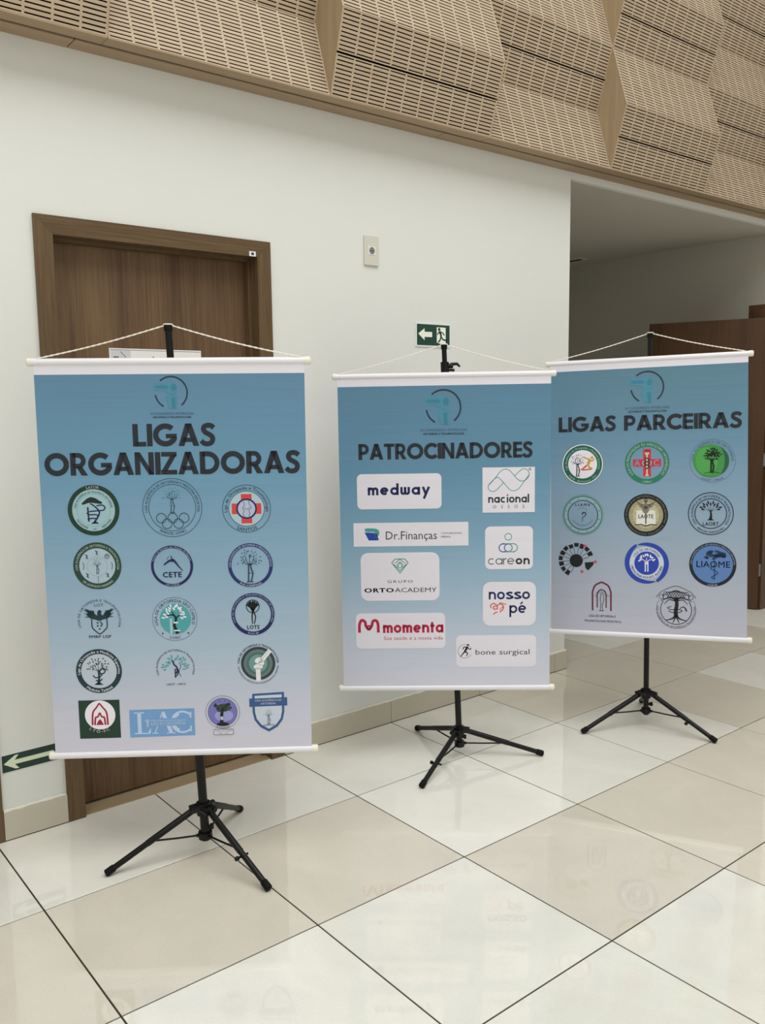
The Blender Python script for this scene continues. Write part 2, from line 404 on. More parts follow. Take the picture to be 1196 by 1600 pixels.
for c_ in range(NC0, NC1 + 1):
    x = X0 + c_ * CW
    for r_ in range(NR):
        z0 = ZB + r_ * RH
        bm = BM(); q = [(YB, z0), (YB - AMP, z0 + RH / 2), (YB, z0 + RH), (YB + AMP, z0 + RH / 2)]
        f = [bm.verts.new((x - .0012, y, z)) for y, z in q]; g = [bm.verts.new((x + .0012, y, z)) for y, z in q]
        bm.faces.new(f); bm.faces.new(g[::-1])
        for k in range(4): bm.faces.new((f[k], f[(k + 1) % 4], g[(k + 1) % 4], g[k]))
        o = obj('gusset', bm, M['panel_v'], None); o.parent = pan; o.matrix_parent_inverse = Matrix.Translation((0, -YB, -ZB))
sbk = boxobj('backing_sheet', (X_L + .02, X_R - .02, -0.050, -0.002, ZB + 0.02, ZB + NR * RH), M['felt'], None)
sbk.parent = pan; sbk.matrix_parent_inverse = Matrix.Translation((0, -YB, -ZB))

# ------------------------------------------------------------------ flat print toolkit
_gl = {}
def glyph(ch, bold):
    key = (ch, bold)
    if key in _gl: return _gl[key]
    def mk(s):
        cu = bpy.data.curves.new('t', 'FONT'); cu.body = s; cu.size = 1.0; cu.resolution_u = 2; cu.fill_mode = 'FRONT'; cu.offset = bold
        o = bpy.data.objects.new('t', cu); C.objects.link(o)
        bpy.context.view_layer.update()
        me = bpy.data.meshes.new_from_object(o.evaluated_get(bpy.context.evaluated_depsgraph_get()))
        V = [(v.co.x, v.co.y) for v in me.vertices]; Fc = [tuple(p.vertices) for p in me.polygons]
        bpy.data.objects.remove(o); bpy.data.curves.remove(cu); bpy.data.meshes.remove(me)
        return V, Fc
    if ch == ' ':
        _gl[key] = ([], [], 0.30); return _gl[key]
    if bold:                      # heavier weight: the plain glyph overprinted with small shifts
        V0, F0, a0 = glyph(ch, 0.0); V = []; Fc = []
        for dx, dy in ((-bold * .7, 0), (bold * .7, 0), (0, bold * .5), (0, -bold * .5)):
            n = len(V); V += [(x + dx, y + dy) for x, y in V0]; Fc += [tuple(n + i for i in f) for f in F0]
        _gl[key] = (V, Fc, a0 + bold * 1.2); return _gl[key]
    V, Fc = mk(ch)
    a = mk('H' + ch + 'H')[0]; b_ = mk('HH')[0]
    adv = (max(v[0] for v in a) - min(v[0] for v in a)) - (max(v[0] for v in b_) - min(v[0] for v in b_))
    _gl[key] = (V, Fc, adv); return _gl[key]
_cap = {}
def cap_h(bold):
    if bold not in _cap: _cap[bold] = max(v[1] for v in glyph('H', bold)[0])
    return _cap[bold]

class Print:
    """flat printed artwork; coordinates in mm, x right, y up, about a centre"""
    def __init__(s, cx=0, cy=0):
        s.cx, s.cy = cx, cy; s.V = []; s.F = []; s.K = []; s.z = 0; s.last = None; s.step = 0.00008
    def _c(s, col):
        if col != s.last: s.z += 1; s.last = col
    def add(s, pts, faces, col):
        s._c(col); n = len(s.V); d = s.z * s.step
        for x, y in pts: s.V.append((s.cx + x, s.cy + y, d))
        for f in faces: s.F.append(tuple(n + i for i in f)); s.K.append(col)
    def poly(s, pts, col): s.add(pts, [tuple(range(len(pts)))], col)
    def rect(s, x0, y0, x1, y1, col): s.poly([(x0, y0), (x1, y0), (x1, y1), (x0, y1)], col)
    def rrect(s, x0, y0, x1, y1, r, col):
        p = []
        for cx, cy, a in ((x1 - r, y1 - r, 0), (x0 + r, y1 - r, 90), (x0 + r, y0 + r, 180), (x1 - r, y0 + r, 270)):
            for k in range(7):
                t = math.radians(a + 15 * k); p.append((cx + r * math.cos(t), cy + r * math.sin(t)))
        s.poly(p, col)
    def disc(s, x, y, r, col, ry=None, rot=0, n=40):
        ry = r if ry is None else ry; c, q = math.cos(rot), math.sin(rot)
        p = []
        for k in range(n):
            a = 2 * PI * k / n; u, v = r * math.cos(a), ry * math.sin(a); p.append((x + u * c - v * q, y + u * q + v * c))
        s.poly(p, col)
    def ring(s, x, y, r0, r1, col, a0=0, a1=360, n=None):
        n = n or max(6, int(abs(a1 - a0) / 6)); p = []; f = []
        for k in range(n + 1):
            t = math.radians(a0 + (a1 - a0) * k / n)
            p += [(x + r0 * math.cos(t), y + r0 * math.sin(t)), (x + r1 * math.cos(t), y + r1 * math.sin(t))]
            if k: f.append((2 * k - 2, 2 * k - 1, 2 * k + 1, 2 * k))
        s.add(p, f, col)
    def stroke(s, pts, w, col, closed=False, w1=None):
        n = len(pts); w1 = w if w1 is None else w1; P_ = [Vector(p) for p in pts]; L = []; 
        for i in range(n):
            a = P_[(i - 1) % n] if (i or closed) else None; b_ = P_[(i + 1) % n] if (i < n - 1 or closed) else None
            d0 = (P_[i] - a).normalized() if a is not None else None; d1 = (b_ - P_[i]).normalized() if b_ is not None else None
            d0 = d0 if d0 is not None else d1; d1 = d1 if d1 is not None else d0
            n0 = Vector((-d0.y, d0.x)); n1 = Vector((-d1.y, d1.x)); mm = n0 + n1
            if mm.length < 1e-6: mm = n0.copy()
            mm.normalize(); k = 1 / max(0.45, mm.dot(n0)); ww = (w + (w1 - w) * i / max(1, n - 1)) / 2 * k
            L.append((P_[i] + mm * ww, P_[i] - mm * ww))
        V = [tuple(q) for pr in L for q in pr]; Fc = [(2 * i, 2 * i + 1, 2 * i + 3, 2 * i + 2) for i in range(n - 1)]
        if closed: Fc.append((2 * n - 2, 2 * n - 1, 1, 0))
        s.add(V, Fc, col)
    def curve(s, ctrl, w, col, closed=False, w1=None, sub=6):
        s.stroke(catmull(ctrl, closed, sub), w, col, closed, w1)
    def text(s, t, x, y, h, col, width=None, bold=0.0, align='C', rot=0, sp=0.0, sx=1.0):
        k = h / cap_h(bold); adv = [glyph(c, bold)[2] * k * sx + sp * h for c in t]; tot = sum(adv) - sp * h
        if width: q = width / tot; kx = k * sx * q; adv = [a * q for a in adv]; tot = width
        else: kx = k * sx
        p = x - (tot / 2 if align == 'C' else 0); c, q_ = math.cos(rot), math.sin(rot)
        for ch, a in zip(t, adv):
            V, Fc, _ = glyph(ch, bold)
            if V:
                pts = [(p + vx * kx, y + vy * k) for vx, vy in V]
                if rot: pts = [(x + (u - x) * c - (v - y) * q_, y + (u - x) * q_ + (v - y) * c) for u, v in pts]
                s.add(pts, Fc, col)
            p += a
    def arc(s, t, r, h, col, span, mid=90, bottom=False, bold=0.0, x=0, y=0):
        k = h / cap_h(bold); adv = [glyph(c, bold)[2] * k for c in t]; tot = sum(adv)
        ln = math.radians(span) * r; q = ln / tot; kx = k * min(q, 1.25)
        a = math.radians(mid) + (-1 if bottom else 1) * math.radians(span) / 2; sg = 1 if bottom else -1
        for ch, ad in zip(t, adv):
            V, Fc, _ = glyph(ch, bold); da = ad * q / r; am = a + sg * da / 2
            if V:
                rot = am + PI / 2 if bottom else am - PI / 2; c, s_ = math.cos(rot), math.sin(rot)
                ox, oy = x + r * math.cos(am), y + r * math.sin(am); hw = (max(v[0] for v in V) + min(v[0] for v in V)) / 2
                s.add([(ox + (vx - hw) * kx * c - vy * k * s_, oy + (vx - hw) * kx * s_ + vy * k * c) for vx, vy in V], Fc, col)
            a += sg * da
    def leaves(s, x, y, rx, ry, n, size, col, seed=1, ring0=0.35):
        r_ = random.Random(seed)
        for k in range(n):
            a = PI * (k + .5) / n * 1.15 - 0.08 * PI + r_.uniform(-.08, .08); q = ring0 + (1 - ring0) * ((k * 0.618 + r_.random() * .3) % 1)
            s.disc(x + rx * q * math.cos(a), y + ry * q * math.sin(a), size, col, size * .45, a + r_.uniform(-.6, .6), 8)
    def tree(s, x, y, w, h, col, n=22, seed=1, leg=True, size=None, trunk=0.06):
        """leafless-knee tree emblem: a trunk drawn as a leg bone, fanned branches and loose leaves"""
        r_ = random.Random(seed)
        b0 = y - h / 2; t0 = y + h * 0.02
        if leg:
            s.curve([(x - w * .07, b0 + h * .02), (x - w * .06, b0 + h * .25), (x - w * .05, t0)], h * trunk * .7, col)
            s.curve([(x + w * .05, b0 + h * .02), (x + w * .12, b0 + h * .25), (x + w * .06, b0 + h * .38), (x + w * .03, t0)], h * trunk * .7, col)
            s.stroke([(x - w * .14, b0), (x + w * .14, b0)], h * .035, col)
            s.stroke([(x - w * .06, b0 + h * .27), (x + w * .1, b0 + h * .25)], h * .02, col)
        else:
            s.curve([(x - w * .03, b0), (x + w * .02, b0 + h * .25), (x, t0)], h * trunk * 2, col, w1=h * trunk)
            s.poly([(x - w * .2, b0), (x + w * .2, b0), (x + w * .04, b0 + h * .1), (x - w * .05, b0 + h * .1)], col)
        for k in range(5):
            a = math.radians(25 + 32.5 * k); L_ = h * .32
            s.curve([(x, t0 - h * .02), (x + L_ * .5 * math.cos(a), t0 + L_ * .35 * math.sin(a)), (x + L_ * math.cos(a) * w / h, t0 + L_ * math.sin(a))], h * trunk * .45, col, w1=h * .01, sub=3)
        s.leaves(x, t0 + h * .06, w * .5, h * .42, n, size or w * .045, col, seed)
    def mesh(s, name):
        me = bpy.data.meshes.new(name)
        return me, s
def catmull(ctrl, closed=False, sub=6):
    P_ = [Vector(p) for p in ctrl]; n = len(P_); out = []
    rng = range(n) if closed else range(n - 1)
    for i in rng:
        a = P_[(i - 1) % n] if (closed or i) else P_[0] * 2 - P_[1]
        b_ = P_[i]; c = P_[(i + 1) % n]
        d = P_[(i + 2) % n] if (closed or i < n - 2) else P_[-1] * 2 - P_[-2]
        for k in range(sub):
            t = k / sub
            out.append(tuple(0.5 * ((2 * b_) + (c - a) * t + (2 * a - 5 * b_ + 4 * c - d) * t * t + (3 * b_ - a - 3 * c + d) * t ** 3)))
    if not closed: out.append(tuple(P_[-1]))
    return out

# heavy geometric capitals for the banner titles (unit cap height)
def arcp(cx, cy, rx, ry, a0, a1, n=18): return [(cx + rx * math.cos(math.radians(a0 + (a1 - a0) * k / n)), cy + ry * math.sin(math.radians(a0 + (a1 - a0) * k / n))) for k in range(n + 1)]
def title_glyph(ch):
    h = 0.117; W = 0.234; P_ = []; S_ = []
    if ch == 'I': S_ = [([(h, 0), (h, 1)], W)]; a = .2
    elif ch == 'L': S_ = [([(h, 1), (h, 0)], W), ([(h, .1), (.56, .1)], .2)]; a = .54
    elif ch == 'T': S_ = [([(0, .9), (.66, .9)], .2), ([(.33, 0), (.33, .9)], W)]; a = .66
    elif ch == 'E': S_ = [([(h, 0), (h, 1)], W)] + [([(h, y), (.57, y)], .196) for y in (.098, .5, .902)]; a = .56
    elif ch == 'N': P_ = [[(0, 0), (0, 1), (.225, 1), (.225, 0)], [(.585, 0), (.585, 1), (.81, 1), (.81, 0)], [(0, 1), (.225, 1), (.81, 0), (.585, 0)]]; a = .81
    elif ch == 'Z': P_ = [[(.02, .80), (.02, 1), (.68, 1), (.68, .80)], [(0, 0), (0, .20), (.68, .20), (.68, 0)], [(.42, .84), (.68, .88), (.26, .16), (0, .12)]]; a = .68
    elif ch == 'A': P_ = [[(0, 0), (.245, 0), (.57, 1), (.31, 1)], [(.88, 0), (.635, 0), (.31, 1), (.57, 1)], [(.16, .18), (.72, .18), (.66, .37), (.22, .37)]]; a = .88
    elif ch == 'O': S_ = [(arcp(.52, .5, .405, .395, 0, 360, 40), .232)]; a = 1.04
    elif ch == 'C': S_ = [(arcp(.50, .5, .39, .395, 42, 318, 30), .232)]; a = .82
    elif ch == 'G': S_ = [(arcp(.52, .5, .405, .395, 45, 345, 34), .232), ([(.54, .45), (1.0, .45)], .19)]; a = 1.0
    elif ch == 'D': S_ = [([(h, 0), (h, 1)], W), ([(h, .9), (.34, .9)] + arcp(.34, .5, .4, .4, 88, -88) + [(.34, .1), (h, .1)], .215)]; a = .85
    elif ch in 'PR':
        S_ = [([(h, 0), (h, 1)], W), ([(h, .9), (.34, .9)] + arcp(.34, .66, .22, .24, 86, -86) + [(.34, .42), (h, .42)], .2)]; a = .66
        if ch == 'R': P_ = [[(.25, .40), (.49, .40), (.73, 0), (.46, 0)]]; a = .71
    elif ch == 'S': S_ = [(catmull([(.575, .80), (.47, .89), (.33, .915), (.18, .86), (.14, .72), (.22, .60), (.37, .51), (.49, .41), (.515, .27), (.44, .13), (.28, .085), (.14, .12), (.03, .23)]), .215)]; a = .64
    else: a = .34
    return P_, S_, a
def title(pr, t, x0, x1, y0, y1, col, sp=0.06):
    g = [title_glyph(c) for c in t]; tot = sum(q[2] for q in g) + sp * (len(t) - 1); kx = (x1 - x0) / tot; ky = y1 - y0; x = x0
    for P_, S_, a in g:
        for p in P_: pr.poly([(x + u * kx, y0 + v * ky) for u, v in p], col)
        for p, w_ in S_: pr.stroke([(x + u * kx, y0 + v * ky) for u, v in p], w_ * (kx + ky) / 2, col)
        x += (a + sp) * kx

def finish(pr, name, parent, W, H, mat, label=None, y0=-0.0006):
    """mm artwork (x right, y down from the fabric's top left) to a mesh in the banner's frame"""
    me = bpy.data.meshes.new(name)
    me.from_pydata([((x / 1000 - W / 2), y0 - d, H + y / 1000) for x, y, d in pr.V], [], pr.F)
    at = me.color_attributes.new('Col', 'FLOAT_COLOR', 'CORNER')
    buf = []
    for p, k in zip(me.polygons, pr.K): buf += list(k) * p.loop_total
    at.data.foreach_set('color', buf)
    me.update()
    o = link(name, me, mat, parent)
    if label: o['label'] = label
    return o

# ink colours
def ink(r, g, b_): return rgb(r, g, b_, 1.22)
K_DARK = ink(34, 38, 46); K_NAVY = ink(26, 32, 82); K_WHITE = ink(222, 219, 228); K_GREEN = ink(24, 52, 42); K_LINE = ink(36, 52, 66)
K_PALE = ink(160, 182, 196); K_TEAL = ink(70, 152, 156); K_RED = ink(196, 62, 60); K_CRIM = ink(150, 32, 60)
K_BLACK = ink(22, 22, 26); K_KNEE = ink(70, 132, 154); K_KNEE2 = ink(58, 118, 142)

GRAD = {0: [(0, (88, 124, 152)), (.25, (98, 140, 168)), (.5, (128, 158, 182)), (.72, (158, 176, 194)), (.88, (186, 188, 204)), (1, (198, 196, 210))],
        1: [(0, (84, 122, 148)), (.3, (92, 134, 162)), (.5, (118, 154, 178)), (.68, (150, 174, 194)), (.85, (182, 190, 206)), (1, (200, 200, 214))],
        2: [(0, (84, 120, 138)), (.25, (94, 132, 156)), (.45, (120, 148, 172)), (.65, (142, 160, 178)), (.82, (162, 168, 184)), (1, (178, 178, 192))]}
def grad(i, t):
    g = GRAD[i]
    for (a, ca), (b_, cb_) in zip(g[:-1], g[1:]):
        if t <= b_:
            k = (t - a) / (b_ - a); c = [ca[j] + (cb_[j] - ca[j]) * k for j in range(3)]; return ink(*c)
    return ink(*g[-1][1])
def knee_logo(p, R, txt=True, cap=None):
    """open ring with a knee joint: femur from the left, tibia below"""
    p.ring(0, 0, R * .91, R, K_LINE, -52, 132, 40); p.ring(0, 0, R * .91, R, K_LINE, 188, 240, 14)
    K1, K2 = K_KNEE, K_KNEE2
    p.poly(catmull([(-R * .98, R * .52), (-R * .45, R * .55), (-R * .1, R * .66), (R * .18, R * .56), (R * .33, R * .3), (R * .32, R * .02), (R * .12, -R * .1), (-R * .12, -R * .08), (-R * .35, R * .08), (-R * .62, R * .16), (-R * 1.02, R * .16)], True, 4), K1)
    p.poly([(-R * .95, R * .42), (-R * .3, R * .44), (-R * .1, R * .3), (-R * .3, R * .22), (-R * .95, R * .26)], K2)
    p.disc(R * .14, R * .3, R * .16, K2, R * .22)
    p.poly([(-R * .36, -R * .2), (-R * .1, -R * .15), (R * .3, -R * .18), (R * .32, -R * .5), (R * .3, -R * .96), (-R * .2, -R * .96), (-R * .24, -R * .6)], K1)
    p.poly([(-R * .02, -R * .3), (R * .22, -R * .3), (R * .22, -R * .95), (R * .02, -R * .95)], K2)
    if txt:
        p.text('IX CONGRESSO INTERLIGAS', 0, -R * 1.33, R * .14, ink(66, 92, 116), width=R * 2.62)
        p.text('ORTOPEDIA E TRAUMATOLOGIA', 0, -R * 1.53, R * .11, K_DARK, width=R * 2.3, bold=0.015)

def art(name, cx, cy): return Print(cx, -cy)

# ------------------------------------------------------------------ banners
def banner(idx, label, origin, ex, ey, W, H, rod_t, rod_b, blue_v, apex, top_ext=0.019):
    ex = Vector(ex).normalized(); ey = Vector(ey); ey = (ey - ex * ey.dot(ex)).normalized(); Y = ey.cross(ex)
    O = Vector(origin) + ex * W / 2 - ey * H
    mw = Matrix(((ex.x, Y.x, ey.x, O.x), (ex.y, Y.y, ey.y, O.y), (ex.z, Y.z, ey.z, O.z), (0, 0, 0, 1)))
    root = empty('roll_up_banner', mw=mw); root.name = 'hanging_banner'
    tag(root, label, 'banner', 'printed banners on tripod stands')
    # fabric: front sheet and a thin back sheet, printed gradient below a white hem
    nx, nz = 12, 120; V = []; Fc = []; cols = []
    zs = [H + rod_t + 0.004] + [H - blue_v - 0.0001] + [H - blue_v - 0.0002 - (H - blue_v - 0.0002 + rod_b) * k / nz for k in range(nz + 1)]
    for z in zs:
        for i in range(nx + 1): V.append((-W / 2 + W * i / nx, 0, z))
    n = len(V)
    V += [(x, 0.0008, z) for x, y, z in V]
    for side in (0, 1):
        for a in range(len(zs) - 1):
            for i in range(nx):
                q = side * n + a * (nx + 1) + i; Fc.append((q, q + 1, q + nx + 2, q + nx + 1)); 
    for a in range(len(zs) - 1):
        for i in (0, nx): q = a * (nx + 1) + i; Fc.append((q, q + nx + 1, q + nx + 1 + n, q + n))
    me = bpy.data.meshes.new('fabric'); me.from_pydata(V, [], Fc); at = me.color_attributes.new('Col', 'FLOAT_COLOR', 'CORNER')
    buf = []
    for p in me.polygons:
        back = all(v >= n for v in p.vertices)
        for v in p.vertices:
            z = V[v][2]; t = (H - z) / H
            zz = min(V[u][2] for u in p.vertices)
            if zz >= H - blue_v - 0.00015 or back: c = ink(214, 211, 220)
            else: c = grad(idx, max(0, min(1, t)))
            buf += list(c)
    at.data.foreach_set('color', buf); me.update()
    link('fabric', me, M['vinyl'], root)
    for nm, z, r in (('top_rod', H + rod_t, 0.0118), ('bottom_rod', rod_b * -1 if False else -rod_b, 0.0122)):
        bm = BM(); tube(bm, [(-W / 2 - 0.004, 0.006, z), (W / 2 + 0.004, 0.006, z)], r, 20)
        ro = obj(nm, bm, M['rod'], root, True)
        for s in (-1, 1):
            bm = BM(); x = s * (W / 2 + 0.003)
            tube(bm, [(x, 0.006, z), (x + s * 0.015, 0.006, z), (x + s * 0.0185, 0.006, z)], [r + .0012, r + .0012, r - .003], 18)
            obj('end_cap', bm, M['cap'], ro, True)
    # cord over the pole top
    ap = mw.inverted() @ Vector(apex)
    for s in (-1, 1):
        x = s * (W / 2 - 0.012); pts = []
        P0 = Vector((x, 0.0, H + rod_t + 0.011)); 
        for k in range(15):
            t = k / 14; q = P0.lerp(ap, t); q.z -= 0.006 * math.sin(PI * t) ; pts.append(q)
        bm = BM(); tube(bm, pts, 0.0019, 7)
        for ph in (0, PI):
            tw = []
            for k in range(121):
                t = k / 120; q = P0.lerp(ap, t); q.z -= 0.006 * math.sin(PI * t); a = t * 70 + ph
                tw.append(q + Vector((0, math.cos(a), math.sin(a))) * 0.0014)
            tube(bm, tw, 0.0014, 5)
        obj('cord', bm, M['cord'], root, True)
    bm = BM(); pts = [ap + Vector((math.cos(a), math.sin(a), 0)) * 0.0135 for a in [2 * PI * k / 16 for k in range(17)]]
    tube(bm, pts, 0.0022, 6); obj('cord_loop', bm, M['cord'], root, True)
    def put(pr, name, lab=None): return finish(pr, name, root, W, H, M['vinyl'], lab)
    return root, put

B1O, B1X, B1Z, B1W, B1H = (0.1309, -0.3206, 1.6524), (0.8076, -0.5898, -0.0032), (0.0037, -0.0003, 1.0), 0.8379, 1.2589
B2O, B2X, B2Z, B2W, B2H = (1.3683, -0.2161, 1.6248), (0.7589, -0.6512, 0.0044), (0.0029, 0.0102, 0.9999), 0.8705, 1.2947
B3O, B3X, B3Z, B3W, B3H = (2.4068, -0.4570, 1.6902), (0.5244, -0.8510, 0.0279), (0.0462, 0.0611, 0.9971), 0.8437, 1.2301

STANDS = [
 dict(base=(0.5339, -0.5599), top=(0.4843, -0.5360, 1.7788), feet=[(0.224, -0.465), (0.581, -0.881), (0.781, -0.350)], hub=0.172, low=0.079, end=0.060, r0=0.0150, r1=0.0112, zc=1.20),
 dict(base=(1.7695, -0.5176), top=(1.7237, -0.4742, 1.7626), feet=[(1.829, -0.168), (1.438, -0.644), (2.045, -0.741)], hub=0.117, low=0.062, end=0.050, r0=0.0132, r1=0.0102, zc=1.675),
 dict(base=(2.6809, -0.8303), top=(2.6667, -0.8092, 1.8231), feet=[(2.383, -0.698), (2.739, -1.150), (2.938, -0.630)], hub=0.160, low=0.080, end=0.059, r0=0.0122, r1=0.0110, zc=1.15)]
def stand(k, label):
    S_ = STANDS[k]; bx, by = S_['base']; tp = Vector(S_['top']); B = Vector((bx, by, 0)); axis = (tp - B); 
    at = lambda z: B + axis * (z / tp.z)
    root = empty('tripod_stand', (bx, by, 0)); tag(root, label, 'stand', 'black tripod stands holding the banners')
    inv = Matrix.Translation((-bx, -by, 0))
    def put(name, bm, mat, parent=None, smooth=True, lab=None):
        o = obj(name, bm, mat, None, smooth, lab)
        if parent is None: o.parent = root; o.matrix_parent_inverse = inv
        else: o.parent = parent
        return o
    bm = BM(); tube(bm, [at(S_['end']), at(S_['zc'])], S_['r0'], 20); tube(bm, [at(S_['zc'] - .02), at(tp.z - 0.012)], S_['r1'], 18); put('pole', bm, M['black'])
    bm = BM(); tube(bm, [at(tp.z - 0.020), at(tp.z - 0.002), at(tp.z)], [S_['r1'] + .0025, S_['r1'] + .0025, S_['r1']], 18); put('pole_cap', bm, M['rubber'])
    # height clamp with lever
    c = at(S_['zc']); bm = BM(); tube(bm, [at(S_['zc'] - .030), at(S_['zc'] + .016)], S_['r0'] + .004, 18)
    d = Vector((0.76, -0.65, 0)); tube(bm, [c, c + d * 0.034], 0.010, 12)
    tube(bm, [c + d * .024 + Vector((0, 0, .006)), c + d * .050 + Vector((0, 0, .008)), c + d * .062 + Vector((0, 0, -.004))], [.0075, .0065, .004], 10)
    tube(bm, [c + d * .018 + Vector((0, 0, -.016)), c + d * .040 + Vector((0, 0, -.018))], .006, 10)
    put('clamp', bm, M['black'])
    feet = [Vector((x, y, 0.0125)) for x, y in S_['feet']]
    hz, lz = S_['hub'], S_['low']
    hub = at(hz); low = at(lz)
    bm = BM(); tube(bm, [at(hz - .020), at(hz + .022)], S_['r0'] + .0085, 20)
    for f in feet:
        d = (f - hub); d.z = 0; d.normalize(); s = d.cross(Vector((0, 0, 1)))
        for q in (-1, 1): 
            a = hub + d * .014 + s * q * .0145
            tube(bm, [a + Vector((0, 0, .006)), a + d * .032 + Vector((0, 0, .002))], [.0105, .0095], 8)
    put('hub', bm, M['black'])
    bm = BM(); tube(bm, [at(lz - .013), at(lz + .010)], S_['r0'] + .0085, 20)
    for f in feet:
        d = (f - low); d.z = 0; d.normalize(); tube(bm, [low + d * .012, low + d * .030], .0065, 8)
    put('brace_collar', bm, M['black'])
    for f in feet:
        d = (f - hub); d.z = 0; d.normalize()
        p0 = hub + d * .030 + Vector((0, 0, .002)); ln = (f - p0).length; u = (f - p0).normalized()
        bm = BM(); tube(bm, [p0 - u * .006, p0, p0 + u * ln * .55], [.0095, .0112, .0112], 14); tube(bm, [p0 + u * ln * .53, p0 + u * (ln - .02)], .0100, 14)
        lg = put('leg', bm, M['black'])
        bm = BM(); tube(bm, [f - u * .026, f - u * .022, f + u * .004, f + u * .007], [.0105, .0125, .0128, .0095], 14)
        put('foot_cap', bm, M['rubber'], lg)
        bm = BM(); s = d.cross(Vector((0, 0, 1))); tube(bm, [p0 - s * .017, p0 + s * .017], .0042, 10); put('pivot_bolt', bm, M['steel'], lg)
        m_ = p0 + u * ln * .46; a = low + d * .026
        bm = BM(); mid = (a + m_) / 2 - Vector((0, 0, .006)); tube(bm, [a, mid, m_ - Vector((0, 0, .010))], .0034, 8); put('brace', bm, M['black'])
    # side knobs
    v = Vector((0.8, -0.6, 0)).normalized(); bm = BM(); c = at(lz + .028); tube(bm, [c, c + v * .026], .005, 10); tube(bm, [c + v * .018, c + v * .030], .0095, 12); put('knob', bm, M['black'])
    f = feet[1] if k == 0 else feet[1]; d = (f - hub); m_ = hub + d * .62; s = Vector((d.y, -d.x, 0)).normalized()
    bm = BM(); tube(bm, [m_ - s * .022, m_ + s * .022], .0038, 8); tube(bm, [m_ + s * .018, m_ + s * .028], .0075, 10); put('leg_screw', bm, M['black'])
    return root
stand(0, 'black metal tripod stand behind the LIGAS ORGANIZADORAS banner')
stand(1, 'black metal tripod stand behind the PATROCINADORES banner')
stand(2, 'black metal tripod stand behind the LIGAS PARCEIRAS banner')

# ================= banner 1
b1, put1 = banner(0, 'light blue banner titled LIGAS ORGANIZADORAS, in front of the brown door', B1O, B1X, B1Z, B1W, B1H, 0.0115, 0.003, 0.027, STANDS[0]['top'])
p = art('knee', 420.5, 85); knee_logo(p, 52); put1(p, 'printed_logo', 'open ring with a turquoise knee joint at the banner head')
p = Print(0, 0); title(p, 'LIGAS', 295, 554, -252.5, -182, K_DARK); title(p, 'ORGANIZADORAS', 17, 819, -342, -271, K_DARK, sp=0.05); put1(p, 'printed_title', 'bold dark capitals LIGAS ORGANIZADORAS')

p = art('', 162.5, 452.8); R = 81
p.ring(0, 0, 67, R, K_GREEN); p.disc(0, 0, 67, ink(148, 178, 186)); p.ring(0, 0, 51, 52, K_TEAL)
p.arc('LATOR', 70, 8, K_WHITE, 32, bold=.02); p.arc('LIGA ACADÊMICA DE TRAUMATO-ORTOPEDIA', 55, 7, K_GREEN, 165, bold=.01)
p.arc('FACULDADE', 63, 6.5, K_GREEN, 42, mid=230, bottom=True, bold=.01); p.arc('MEDICINA', 63, 6.5, K_GREEN, 38, mid=312, bottom=True, bold=.01); p.arc('DE', 63, 5, K_GREEN, 10, mid=272, bottom=True)
p.poly(catmull([(-36, 22), (-28, 30), (-18, 38), (-6, 42), (8, 38), (18, 31), (28, 25), (24, 20), (8, 22), (-8, 24), (-20, 22), (-32, 18)], True, 4), ink(22, 40, 36))
p.curve([(-10, 22), (2, 14), (14, 2), (18, -8), (12, -22), (4, -34), (0, -42)], 4, K_NAVY, w1=6); p.poly([(-10, -43), (16, -43), (6, -36), (0, -36)], K_NAVY)
p.curve([(10, 14), (28, 16), (36, 8), (30, 0), (8, -2), (-14, -4)], 4, K_NAVY); p.stroke([(-18, 10), (-16, -36)], 5, K_NAVY)
p.curve([(-22, -8), (-14, -14), (6, -14), (16, -20)], 4, K_NAVY); p.curve([(-20, -28), (-6, -26), (6, -26)], 4, K_NAVY)
put1(p, 'printed_logo', 'dark green ring logo reading LATOR with a wind-bent tree')

p = art('', 410, 448.3); R = 94
p.ring(0, 0, 92.5, 94, K_LINE); p.ring(0, 0, 73.5, 75, K_LINE); p.arc('LIGA ACADÊMICA DE ORTOPEDIA E MEDICINA ESPORTIVA', 79, 8, K_LINE, 200); p.arc('PIMENTEL GOMEZ', 87, 8, K_LINE, 60, 270, True)
p.tree(0, 26, 58, 82, ink(60, 92, 108), 30, 3, size=2)
for x, y in ((-36, -33), (0, -33), (36, -33), (-18, -51), (18, -51)): p.ring(x, y, 14.4, 16.4, K_LINE)
put1(p, 'printed_logo', 'thin double ring logo with tree above five interlaced rings')

p = art('', 645, 455); R = 77
p.disc(0, 0, 56, ink(160, 184, 196)); p.ring(0, 0, 75.5, 77, K_LINE); p.ring(0, 0, 55.5, 57, K_LINE); p.arc('Liga de Ortopedia e Traumatologia', 62, 10, K_LINE, 200); p.arc('SANTOS', 73, 11, K_LINE, 56, 270, True)
p.rect(-17, -47, 17, 47, K_RED); p.rect(-47, -17, 47, 17, K_RED); p.disc(0, 0, 33, K_NAVY); p.disc(0, 0, 27.5, ink(166, 178, 202))
p.curve([(-9, 24), (-7, 10), (-12, 2), (-8, -8), (-12, -18), (-5, -26)], 1.6, K_LINE); p.curve([(6, 26), (10, 12), (15, 4), (8, -4), (10, -16), (6, -24)], 1.6, K_LINE); p.curve([(-9, 3), (0, -2), (9, 3)], 1.4, K_LINE)
put1(p, 'printed_logo', 'red cross logo with navy circle reading SANTOS')

